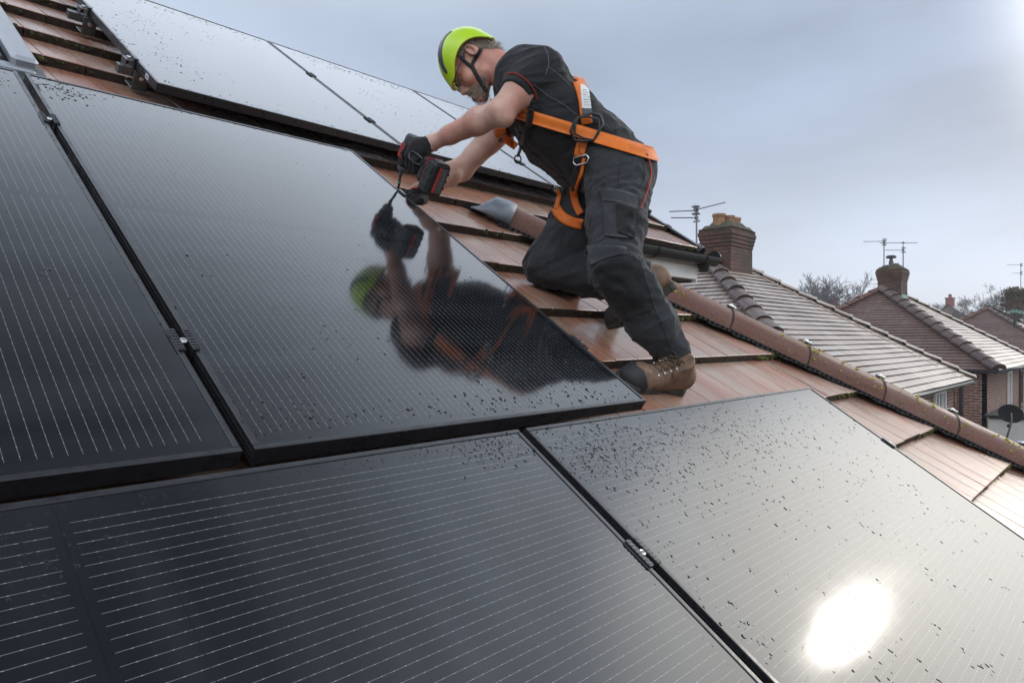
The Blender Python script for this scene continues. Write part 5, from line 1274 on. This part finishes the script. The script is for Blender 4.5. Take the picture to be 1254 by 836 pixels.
wr.tube(W(ringpts(WL + ax * .012, ax, .0315)), .0024, 6, closed=True, caps=False); wr.build('cuff_trim', M_RED, g1, smooth=True)
def glove_r(P):
    pc = np.array([1.712, 2.035, .000]); d = ell(P, pc, (.042, .034, .024)); d = smin(d, cap(P, pc + [.02, .01, .004], WR, .027, .030), .025)
    for i, (v, rr) in enumerate(((2.078, .0105), (2.056, .0112), (2.034, .0110), (2.012, .0100))):
        if i == 0: ch = [((1.690, v - .008, .012), rr * 1.15), ((1.676, v, .020), rr), ((1.668, v + .006, .006), rr * .9), ((1.664, v + .006, -.014), rr * .85)]
        else: ch = [((1.695, v - .004, .010), rr * 1.2), ((1.674, v, .004), rr), ((1.663, v, -.014), rr * .95), ((1.668, v, -.036), rr * .85)]
        d = smin(d, chain(P, [(np.array(a), r_) for a, r_ in ch], .006), .007)
    d = smin(d, chain(P, [(np.array((1.715, 2.005, .008)), .016), (np.array((1.690, 1.985, .008)), .0125), (np.array((1.668, 1.990, -.006)), .011)], .01), .012)
    return d - .0010 * folds(P, 52, 120, (0, 1, 0), .4)
ax2_ = WR - np.array([1.712, 2.035, 0.0]); ax2_ /= np.linalg.norm(ax2_); lo, hi = bounds([(1.66, 1.98, -.04), (1.73, 2.09, .02), WR], .045)
g2 = sdf_mesh('glove', lambda P: smax(glove_r(P), (P - WR) @ ax2_ - .006, .003), lo, hi, .0024, M_GLOVE, pers, tr=RC, label='black glove steadying the clamp at the panel edge')
wr = B(); wr.tube(W(ringpts(WR + ax2_ * .006, ax2_, .0305)), .0024, 6, closed=True, caps=False); wr.build('cuff_trim', M_RED, g2, smooth=True)
# --- hair, beard
def skull(P): return head(P)
def hair(P):
    Q = H(P); d = ell(Q, (-.002, .044, 0), (.108, .108, .086)); d = smin(d, ell(Q, (-.062, -.035, 0), (.040, .060, .062)), .03)
    d = d - .003 * waves(P, 61, 160, 4); m_ = np.maximum(Q[:, 0] - .035 - np.clip(Q[:, 1], 0, .1) * .6, -.085 - Q[:, 1]); e = np.sqrt((Q[:, 0] - .004) ** 2 + (Q[:, 1] + .002) ** 2) - .028
    return smax(smax(d, m_, .008), -np.where(np.abs(Q[:, 2]) > .05, e, 1), .004)
hc = fr(580, 79.5, 2.66); hF, hU = np.array([-.67, -.742, 0]), np.array([-.742, .67, 0]); HM = np.array([hF, hU, [0, 0, 1.0]])
hair_free = hair
def hair(P):
    Q = (P - hc) @ HM.T; return smax(hair_free(P), np.where(Q[:, 1] > -.005, ell(Q, (0, .010, 0), (.109, .128, .101)), -1), .003)
lo, hi = bounds([hx], .16); oh = sdf_mesh('hair', lambda P: hair(P), lo, hi, .0032, M_HAIR, pers)
def beard(P):
    Q = H(P); d = head(P) - .0075 - .0022 * waves(P, 62, 190, 4); q = Q.copy(); q[:, 2] = np.abs(q[:, 2])
    reg = np.minimum(cap(q, (.112, -.108, 0), (.055, -.092, .058), .038, .014), cap(q, (.130, -.070, 0), (.106, -.086, .030), .012, .016)); reg = smax(reg, -ell(Q, (.135, -.083, 0), (.014, .006, .018)), .003)
    return smax(d, reg, .008)
ob_ = sdf_mesh('beard', beard, lo, hi, .0028, M_BEARD, pers)
def strands(name, f, n, region, dirf, L0, L1, r, mat, parent, seed=1):
    rg = np.random.default_rng(seed); P = []; 
    while len(P) < n:
        Q = region(rg, 4000); X = HI(Q); d = f(X); G = np.stack([(f(X + np.eye(3)[i] * .001) - f(X - np.eye(3)[i] * .001)) / .002 for i in range(3)], 1); X2 = X - G * d[:, None]; ok = (np.abs(f(X2)) < .0015) & (np.abs(d) < .02)
        P += list(zip(X2[ok], G[ok]))
    P = [p for p in P if ell((p[0][None] - hc) @ HM.T, (0, .010, 0), (.107, .126, .099))[0] < 0 or ((p[0] - hc) @ HM.T)[1] < .0][:n]; V = []; F = []
    for X, g in P:
        g = g / (np.linalg.norm(g) + 1e-9); d = dirf(H(X[None])[0], H((X + g)[None])[0] - H(X[None])[0]) @ HR + rg.normal(size=3) * .28; d /= np.linalg.norm(d); L = rg.uniform(L0, L1); s = np.cross(d, rg.normal(size=3)); s /= np.linalg.norm(s); k = len(V); m_ = X + d * L * .5 + g * L * .12; e = X + d * L + g * L * rg.uniform(-.1, .25)
        V += [X - s * r - g * .001, X + s * r - g * .001, m_ + s * r * .8, m_ - s * r * .8, e]; F += [(k, k + 1, k + 2, k + 3), (k + 3, k + 2, k + 4)]
    return mesh(name, CF(np.array(V)), F, mat, parent, False)
M_STR1 = simple('grey_hair_strand', (.34, .30, .26), .6, var=.6, scale=60, bump=0); M_STR2 = simple('grey_beard_strand', (.42, .36, .31), .6, var=.5, scale=60, bump=0)
strands('hair_strands', hair, 2600, lambda g, n: np.stack([g.uniform(-.115, .03, n), g.uniform(-.09, .07, n), g.uniform(-.09, .09, n)], 1), lambda q, g: np.array([-.45, -.75, 0]) + g * .25, .010, .024, .0005, M_STR1, oh)
strands('beard_strands', beard, 2000, lambda g, n: np.stack([g.uniform(.03, .145, n), g.uniform(-.14, -.06, n), g.uniform(-.075, .075, n)], 1), lambda q, g: np.array([.25, -.8, 0]) + g * .5, .006, .014, .0004, M_STR2, ob_)
b = B()
for s in (-1, 1): b.tube(CF(HI(np.array([(.116, .014, s * .010), (.122, .020, s * .022), (.116, .018, s * .040), (.104, .010, s * .050)]))), [.003, .004, .004, .002], 6)
b.build('eyebrows', M_HAIR, pers, smooth=True)
# --- fine dark hair on the forearms
def arm_hair(n, seed):
    rg = np.random.default_rng(seed); V = []; F = []
    for E_, W_ in ((ELL_, WRL), (ELR, WRR)):
        s_ = rg.uniform(.02, .97, n)[:, None]; X = E_ + (W_ - E_) * s_ + rg.normal(size=(n, 3)) * .045
        for _ in range(4):
            d = arms(X); G = np.stack([(arms(X + np.eye(3)[i] * .001) - arms(X - np.eye(3)[i] * .001)) / .002 for i in range(3)], 1); X = X - G * np.clip(d, -.03, .03)[:, None]
        ax_ = (W_ - E_) / np.linalg.norm(W_ - E_); D = ax_ + rg.normal(size=(n, 3)) * .35 + G * .25; D /= np.linalg.norm(D, axis=1)[:, None]; S = np.cross(D, G); S /= np.linalg.norm(S, axis=1)[:, None] + 1e-9; L = rg.uniform(.006, .013, n)[:, None]; k = len(V) and sum(len(v) for v in V)
        V.append(np.stack([X - S * .00018, X + S * .00018, X + D * L + G * .001], 1).reshape(-1, 3)); F.append(np.arange(n * 3).reshape(-1, 3) + k)
    return mesh('arm_hair', CF(np.concatenate(V)), np.concatenate(F), simple('arm_hair', (.13, .08, .05), .6, bump=0), pers)
arm_hair(1500, 9)
# --- glasses
gl = B()
for s in (-1, 1):
    loop = [(.137 - .004 * abs(math.cos(a)), -.014 + .0175 * math.sin(a), s * .034 + .0275 * math.copysign(abs(math.cos(a)) ** .8, math.cos(a))) for a in np.linspace(0, math.tau, 25)[:-1]]
    gl.tube(CF(HI(np.array(loop))), .0018, 6, closed=True, caps=False); gl.tube(CF(HI(np.array([(.130, -.010, s * .062), (.118, -.006, s * .074), (.06, .004, s * .081), (.004, .020, s * .084), (-.02, .010, s * .082)]))), .0020, 6)
gl.tube(CF(HI(np.array([(.133, -.012, -.008), (.136, -.008, 0), (.133, -.012, .008)]))), .0018, 6)
og = gl.build('glasses', M_SPECT, pers, smooth=True)
gl = B()
for s in (-1, 1):
    c_ = HI((.134, -.020, s * .034))[0]; V = [c_] + [HI((.132, -.020 + .0170 * math.sin(a), s * .034 + .0265 * math.cos(a)))[0] for a in np.linspace(0, math.tau, 21)[:-1]]; gl.add(CF(np.array(V)), [(0, 1 + k, 1 + (k + 1) % 20) for k in range(20)])
ol = gl.build('lens', M_LENS, og, smooth=True)
# --- helmet
hc = fr(580, 79.5, 2.66); hF, hU = np.array([-.67, -.742, 0]), np.array([-.742, .67, 0]); HM = np.array([hF, hU, [0, 0, 1.0]])
def HL(P): return (P - hc) @ HM.T
def hcut(Q): return .000 + .050 * np.clip(1 - (Q[:, 0] / .10) ** 2, 0, 1) * np.clip(np.abs(Q[:, 2]) / .09, 0, 1) - Q[:, 1]
def hshape(Q, g=0.0):
    d = ell(Q, (0, .010, 0), (.121 + g, .140 + g, .113 + g)); fl_ = np.clip(.05 - Q[:, 1], 0, .05) / .05
    return d - .006 * fl_ ** 2 - .0022 * np.exp(-((np.abs(Q[:, 2]) - .036) / .010) ** 2) * (Q[:, 1] > .05)
def helmet(P): Q = HL(P); d = hshape(Q); return smax(smax(d, -(hshape(Q) + .0055), .002), hcut(Q), .002)
lo, hi = bounds([hc], .19); ohm = sdf_mesh('helmet', helmet, lo, hi, .0034, M_HELMET, pers)
sdf_mesh('helmet_liner', lambda P: (lambda Q: np.maximum(np.maximum(hshape(Q) + .0065, -(hshape(Q) + .011)), hcut(Q) + .001))(HL(P)), lo, hi, .0034, M_HELMIN, ohm)
for s in (-1, 1):
    def vent(P, s=s):
        Q = HL(P); d = np.maximum(hshape(Q) - .0025, -(hshape(Q) + .004)); a = np.arctan2(Q[:, 1], Q[:, 0]); return np.maximum(d, np.maximum(np.abs(Q[:, 2] - s * .052) - .0125 * np.clip(1.15 - np.abs(a - 1.05) * .9, .3, 1), np.abs(a - 1.05) * .12 - .085))
    sdf_mesh('vent_strip', vent, lo, hi, .0028, M_DKVENT, ohm)
headall = lambda P: np.minimum(np.minimum(head(P), hair(P)), beard(P))
def hd(P): return np.minimum(headall(P), cap(P, NECK0, NECK1, .060, .066))
ribbon('chin_strap', hd, [(564, 70), (570, 76), (577, 82)], 2.1, M_BLKWEB, ohm, off=.003, nw=3); ribbon('chin_strap', hd, [(589, 60), (583, 70), (577, 81)], 2.1, M_BLKWEB, ohm, off=.003, nw=3)
ribbon('chin_strap', hd, [(577, 79), (583, 91), (590, 103), (596, 113)], 2.5, M_BLKWEB, ohm, off=.003, nw=3)
# --- harness
def bodyall(P): return np.minimum(shirt(P), trousers(P))
def belt(name, f, p, q, hw, mat, parent, arc=(0, 360), off=.006, c=None, n=90, label=None):
    """closed strap round the body in the plane through photo points p, q and the depth direction"""
    a, b_ = fr(*p, MIDZ), fr(*q, MIDZ); c = (a + b_) / 2 if c is None else c; e1 = (b_ - a); e1[2] = 0; e1 /= np.linalg.norm(e1); e2 = c / np.linalg.norm(c); e2 = e2 - e1 * (e1 @ e2); e2 /= np.linalg.norm(e2); nn = np.cross(e1, e2); th = np.radians(np.linspace(arc[0], arc[1], n)); D = np.cos(th)[:, None] * e1 + np.sin(th)[:, None] * e2; rows_ = []
    for s in np.linspace(-1, 1, 4):
        t_ = np.full(n, .42); o_ = c + nn * s * hw
        for _ in range(60): d = f(o_ + D * t_[:, None]) - off; t_ = t_ - np.clip(d * .8, -.02, .05)
        full = abs(arc[1] - arc[0]) > 359
        for _ in range(5): t_ = np.maximum(t_, (np.roll(t_, 1) + np.roll(t_, -1)) / 2) if full else t_
        for _ in range(2):
            if full: t_ = (np.roll(t_, 1) + 2 * t_ + np.roll(t_, -1)) / 4
        rows_.append(o_ + D * t_[:, None])
    G = np.stack(rows_, 1); V = np.concatenate([(G + D[:, None, :] * .0022).reshape(-1, 3), G.reshape(-1, 3)]); m = n * 4; F = []
    for i in range(n - 1):
        for j in range(3): a_, b2, c2, d2 = i * 4 + j, (i + 1) * 4 + j, (i + 1) * 4 + j + 1, i * 4 + j + 1; F += [(a_, b2, c2, d2), (m + d2, m + c2, m + b2, m + a_)]
        for j in (0, 3): a_, b2 = i * 4 + j, (i + 1) * 4 + j; F.append((a_, m + a_, m + b2, b2))
    uv = np.zeros((len(V), 2)); uv[:, 0] = np.tile(np.linspace(-1, 1, 4), 2 * n); uv[:, 1] = np.tile(np.repeat(np.arange(n) * .012, 4), 2)
    return mesh(name, CF(V), F, mat, parent, True, uv=uv, label=label)
har = bpy.data.objects.new('safety_harness', None); COL.objects.link(har); har.parent = pers; ORG[har.name] = ORG[pers.name]
har['label'] = 'orange full body safety harness with black ring plates'
bs = shirt0
def trunk(P): return np.minimum(torso(P, .012), trousers(P))
belt('waist_strap', trunk, (636, 139), (790, 185), .021, M_ORANGE, har)
S1 = ribbon('shoulder_strap', bodyall, [(719, 152), (717, 138), (715, 122), (712, 110), (708, 99)], 7.0, M_ORANGE, har, off=.007)
# over the back and down the far side
def strap3(name, pts, hw, mat, parent, nrm_dirs, th=.002):
    pts = np.array(pts); t_ = np.gradient(pts, axis=0); V = []
    for p, d, n_ in zip(pts, t_, nrm_dirs): s = np.cross(d, n_); s /= np.linalg.norm(s); V += [p - s * hw + n_ * th, p + s * hw + n_ * th, p - s * hw, p + s * hw]
    F = []
    for i in range(len(pts) - 1): a, b_ = 4 * i, 4 * i + 4; F += [(a, a + 1, b_ + 1, b_), (a + 2, b_ + 2, b_ + 3, a + 3), (a, b_, b_ + 2, a + 2), (a + 1, a + 3, b_ + 3, b_ + 1)]
    return mesh(name, CF(np.array(V)), F, mat, parent, True)
ctr = fr(690, 150, MIDZ); angs = np.linspace(-.9, .9, 16)
back = []; nd_ = []
upd = np.array([.30, .95, 0]); c2 = fr(697, 138, MIDZ)
for a in np.linspace(-1.15, 1.15, 20):
    D = upd * math.cos(a) + dz * math.sin(a); t_ = .35
    for _ in range(60): t_ -= float(np.clip(.8 * (bodyall((c2 + D * t_)[None])[0] - .006), -.02, .03))
    back.append(c2 + D * t_); nd_.append(D)
strap3('shoulder_strap', back, .021, M_ORANGE, har, nd_)
patch('warning_label', bodyall, ([(711, 103), (714, 104), (718, 107), (721, 110)], [(713, 133), (716, 134), (721, 134), (724, 134)]), M_WHITE, har, off=.012)
patch('label_cover', bodyall, ([(713, 132), (716, 133), (721, 133), (725, 133)], [(713, 139), (716, 140), (721, 140), (725, 139)]), M_DKVENT, har, off=.013)
lp = B()
for i in range(5):
    for j in range(7):
        if random.random() < .8: x0 = 714.2 + i * 1.7 + j * .28; y0 = 110 + j * 3.0; P_, ok = march(bodyall, [x0, x0 + random.uniform(.7, 1.3)], [y0, y0 + .3], off=.0165); lp.tube(CF(P_), .0008, 4)
lp.build('print', M_KNEE, har)
ribbon('hip_strap', bodyall, [(718, 160), (714, 172), (711, 182), (709, 192)], 6.5, M_ORANGE, har, off=.008)
ribbon('leg_strap', bodyall, [(709, 192), (706, 208), (703, 222), (702, 234)], 3.4, M_BLKWEB, har, off=.009); ribbon('leg_strap', bodyall, [(715, 194), (712, 212), (706, 228), (703, 240)], 1.9, M_ORANGE, har, off=.010, nw=3)
ribbon('leg_strap', bodyall, [(702, 229), (703, 240), (706, 252), (711, 262)], 4.5, M_ORANGE, har, off=.007)
ribbon('leg_loop', bodyall, [(680, 254), (687, 264), (698, 271), (713, 275)], 6.5, M_ORANGE, har, off=.006); ribbon('leg_strap', bodyall, [(683, 232), (685, 240), (683, 248), (681, 256)], 2.6, M_ORANGE, har, off=.009, nw=3)
ribbon('seat_strap', bodyall, [(792, 188), (796, 202), (797, 216), (792, 236), (784, 256)], .6, M_RED, har, off=.006, nw=3)
ribbon('chest_strap', bodyall, [(603, 158), (612, 150), (622, 142), (632, 139), (646, 142)], 6.3, M_ORANGE, har, off=.012, t0=2.0)
ribbon('keeper', bodyall, [(650, 134), (649, 143), (648, 154)], 4.0, M_BLKWEB, har, off=.014, nw=3)
ribbon('chest_strap', bodyall, [(606, 150), (614, 163), (622, 172), (632, 180)], 4.5, M_ORANGE, har, off=.014)
ribbon('hanging_strap', bodyall, [(648, 152), (643, 165), (640, 178)], 3.6, M_BLKWEB, har, off=.012, nw=3)
def loop2(name, pts, r, mat, off=.016, z=None, seg=8):
    P_, ok = march(bodyall, [p[0] for p in pts], [p[1] for p in pts], off=off); zz = np.median(P_[:, 2]) if z is None else z; A = np.c_[P_[:, :2] / P_[:, 2:] , np.ones(len(P_))]; 
    # fit a plane to the points so that the plate is flat
    X = np.c_[P_[:, 0], P_[:, 1], np.ones(len(P_))]; k, *_r = np.linalg.lstsq(X, P_[:, 2], rcond=None); P_[:, 2] = X @ k - .002; b = B(); b.tube(CF(P_), r, seg, closed=True, caps=False); return b.build(name, mat, har, smooth=True)
loop2('ring_plate', [(699, 161), (703, 150), (709, 143), (725, 139), (734, 143), (738, 152), (732, 163), (727, 171), (711, 174), (703, 173)], .0052, M_BLACKPL, off=.029)
loop2('ring_plate', [(709, 143), (720, 143), (733, 148), (734, 158), (727, 171), (715, 170), (704, 165), (704, 154)], .0040, M_BLACKPL, off=.029)
loop2('buckle', [(703, 193), (718, 190), (721, 193), (719, 199), (706, 203), (702, 200)], .0030, M_STEEL)
loop2('buckle', [(679, 228), (684, 226), (687, 232), (683, 238), (679, 236)], .0026, M_STEEL)
loop2('chest_buckle', [(606, 160), (613, 152), (621, 156), (620, 166), (612, 172), (606, 168)], .006, M_BLACKPL, off=.025)
for (x0, y0, hw_, hh_) in ((640, 140.5, 4.5, 3.5), (713.5, 183.5, 4.5, 4.5)):
    P_, ok = march(bodyall, [x0 - hw_, x0 + hw_, x0 + hw_ + .5, x0 - hw_ + .5], [y0 - hh_ + 0, y0 - hh_ + 1.5, y0 + hh_ + 1.5, y0 + hh_], off=.017); b = B(); b.tube(CF(P_), .0011, 4, closed=True, caps=False); b.build('stitching', M_KNEE, har)
b = B(); zz = 2.60; b.tube([CF(fr(639, 178, zz))[0], CF(fr(636, 186, zz))[0], CF(fr(634, 192, zz))[0]], [.010, .009, .007], 8, flat=.4); b.tube([CF(fr(634 + 4 * math.cos(a), 195 + 5 * math.sin(a), zz))[0] for a in np.linspace(0, math.tau, 17)[:-1]], .0028, 6, closed=True, caps=False); b.build('loop_end', M_BLACKPL, har, smooth=True)
b = B(); c_ = CF(fr(611, 163, 2.52))[0]; b.box(c_, (.03, .02, .035), np.array([RT, FW, UP]), bev=.006); b.box(CF(fr(616, 158, 2.52))[0], (.02, .015, .03), np.array([RT, FW, UP]), bev=.005); b.build('chest_buckle', MT('orange_plastic').set(col=(.75, .16, .015), rough=.35).m, har)

# ------------------------------------------------------------ cordless drill (roof coordinates, axis square to the panel)
M_TRED = simple('tool_red', (.34, .022, .015), .4, var=.15); M_TBLK = simple('tool_black', (.02, .02, .021), .5, var=.3, scale=40); M_CHK = simple('chuck_grey', (.12, .12, .125), .35, .8); M_TGREY = simple('tool_grey', (.10, .10, .105), .5)
TU, TV = 1.640, 2.092
dr = thing('cordless_drill', P3(TU, TV, 0), 'red and black cordless driver with a chunky black battery, bit on the clamp', 'cordless drill')
b = B(); b.lathe(P3(TU, TV, .092), RN, [(.001, 0), (.020, 0), (.026, .006), (.030, .022), (.0315, .05), (.033, .085), (.032, .112), (.027, .122), (.001, .124)], 24); o = b.build('motor_housing', M_TBLK, dr, smooth=True); shade_flat_auto(o, 40)
b = B()
for s in (-1, 1): b.box(P3(TU + s * .0265, TV + .004, .150), (.014, .040, .062), RFR, bev=.006)
b.box(P3(TU, TV + .026, .155), (.036, .018, .055), RFR, bev=.006); b.build('side_panel', M_TRED, dr)
b = B(); b.lathe(P3(TU, TV, .070), RN, [(.001, 0), (.013, 0), (.019, .006), (.0215, .012), (.0225, .022), (.001, .022)], 20); b.build('nose_ring', M_TGREY, dr, smooth=False)
b = B(); b.lathe(P3(TU, TV, .050), RN, [(.001, 0), (.0065, 0), (.0075, .004), (.0075, .020), (.001, .020)], 14); o = b.build('chuck', M_CHK, dr)
b = B(); b.lathe(P3(TU + .004, TV - .012, .006), P3(TU, TV, .056) - P3(TU + .004, TV - .012, .006), [(.001, 0), (.0035, .001), (.0048, .012), (.0052, .020), (.0048, .044), (.0036, .052), (.001, .052)], 12); ob2 = b.build('bit_holder', M_TBLK, dr, smooth=True)
b = B(); b.lathe(P3(TU + .0025, TV - .0075, .027), RN, [(.0056, 0), (.0056, .006), (.001, .006)], 12); b.build('green_band', MT('green_band').set(col=(.01, .35, .16), rough=.4).m, ob2)
b = B(); b.tube([P3(TU + .004, TV - .012, .008), P3(1.651, 2.052 + .018, -.002)], .0026, 6); b.build('bit', M_CHK, dr)
hb_ = lambda P: cap(P * [1, 1, 1], (TU, TV - .02, .155), (TU, 1.965, .146), .0195, .0175)
V, F = nets(hb_, (TU - .04, 1.93, .11), (TU + .04, TV + .02, .19), .003, 1); o = mesh('handle', W(V), F, M_TBLK, dr, True)
b = B(); b.box(P3(TU, TV - .045, .124), (.012, .022, .014), RFR, bev=.004); b.build('trigger', M_TRED, dr)
b = B(); b.box(P3(TU, 1.955, .140), (.062, .030, .092), RFR, bev=.008); b.build('battery_shoe', M_TBLK, dr)
b = B(); b.box(P3(TU, 1.936, .150), (.067, .006, .088), RFR, bev=.002); b.build('red_seam', M_TRED, dr)
b = B(); b.box(P3(TU, 1.905, .132), (.080, .056, .122), RFR, bev=.009)
for s in (-1, 1):
    b.box(P3(TU + s * .0385, 1.905, .132), (.008, .040, .085), RFR, bev=.003)
    for q in range(3): b.box(P3(TU + s * .041, 1.905, .105 + q * .027), (.006, .046, .010), RFR, bev=.002)
    b.box(P3(TU, 1.905, .132 + s * .0605), (.050, .044, .006), RFR, bev=.002)
bt = b.build('battery', M_TBLK, dr)
b = B(); b.box(P3(TU + .006, 1.8762, .132), (.040, .003, .094), RFR, bev=.001); b.build('label_plate', M_TGREY, bt)
b = B(); b.box(P3(TU - .010, 1.8740, .132), (.0075, .002, .094), RFR); b.build('red_stripe', simple('label_red', (.60, .03, .02), .45, var=.05), bt)
b = B()
for q in range(4):
    z0_ = .098 + q * .021; b.tube([P3(TU + .004, 1.8736, z0_), P3(TU + .013, 1.8736, z0_), P3(TU + .013, 1.8736, z0_ + .011), P3(TU + .004, 1.8736, z0_ + .011)][: 4 if q % 2 else 3], .0009, 4)
for q in range(6): b.tube([P3(TU + .018, 1.8736, .095 + q * .014), P3(TU + .018, 1.8736, .104 + q * .014)], .0005, 4)
b.build('print', simple('label_print', (.25, .25, .25), .5), bt)
b = B(); b.tube([P3(TU - .036, 1.962, .175), P3(TU - .047, 1.985, .180), P3(TU - .049, 2.015, .178), P3(TU - .046, 2.030, .168), P3(TU - .047, 2.020, .150), P3(TU - .044, 1.985, .146), P3(TU - .036, 1.962, .150)], .0030, 6, closed=True, caps=False); b.build('belt_clip', M_CHK, dr)
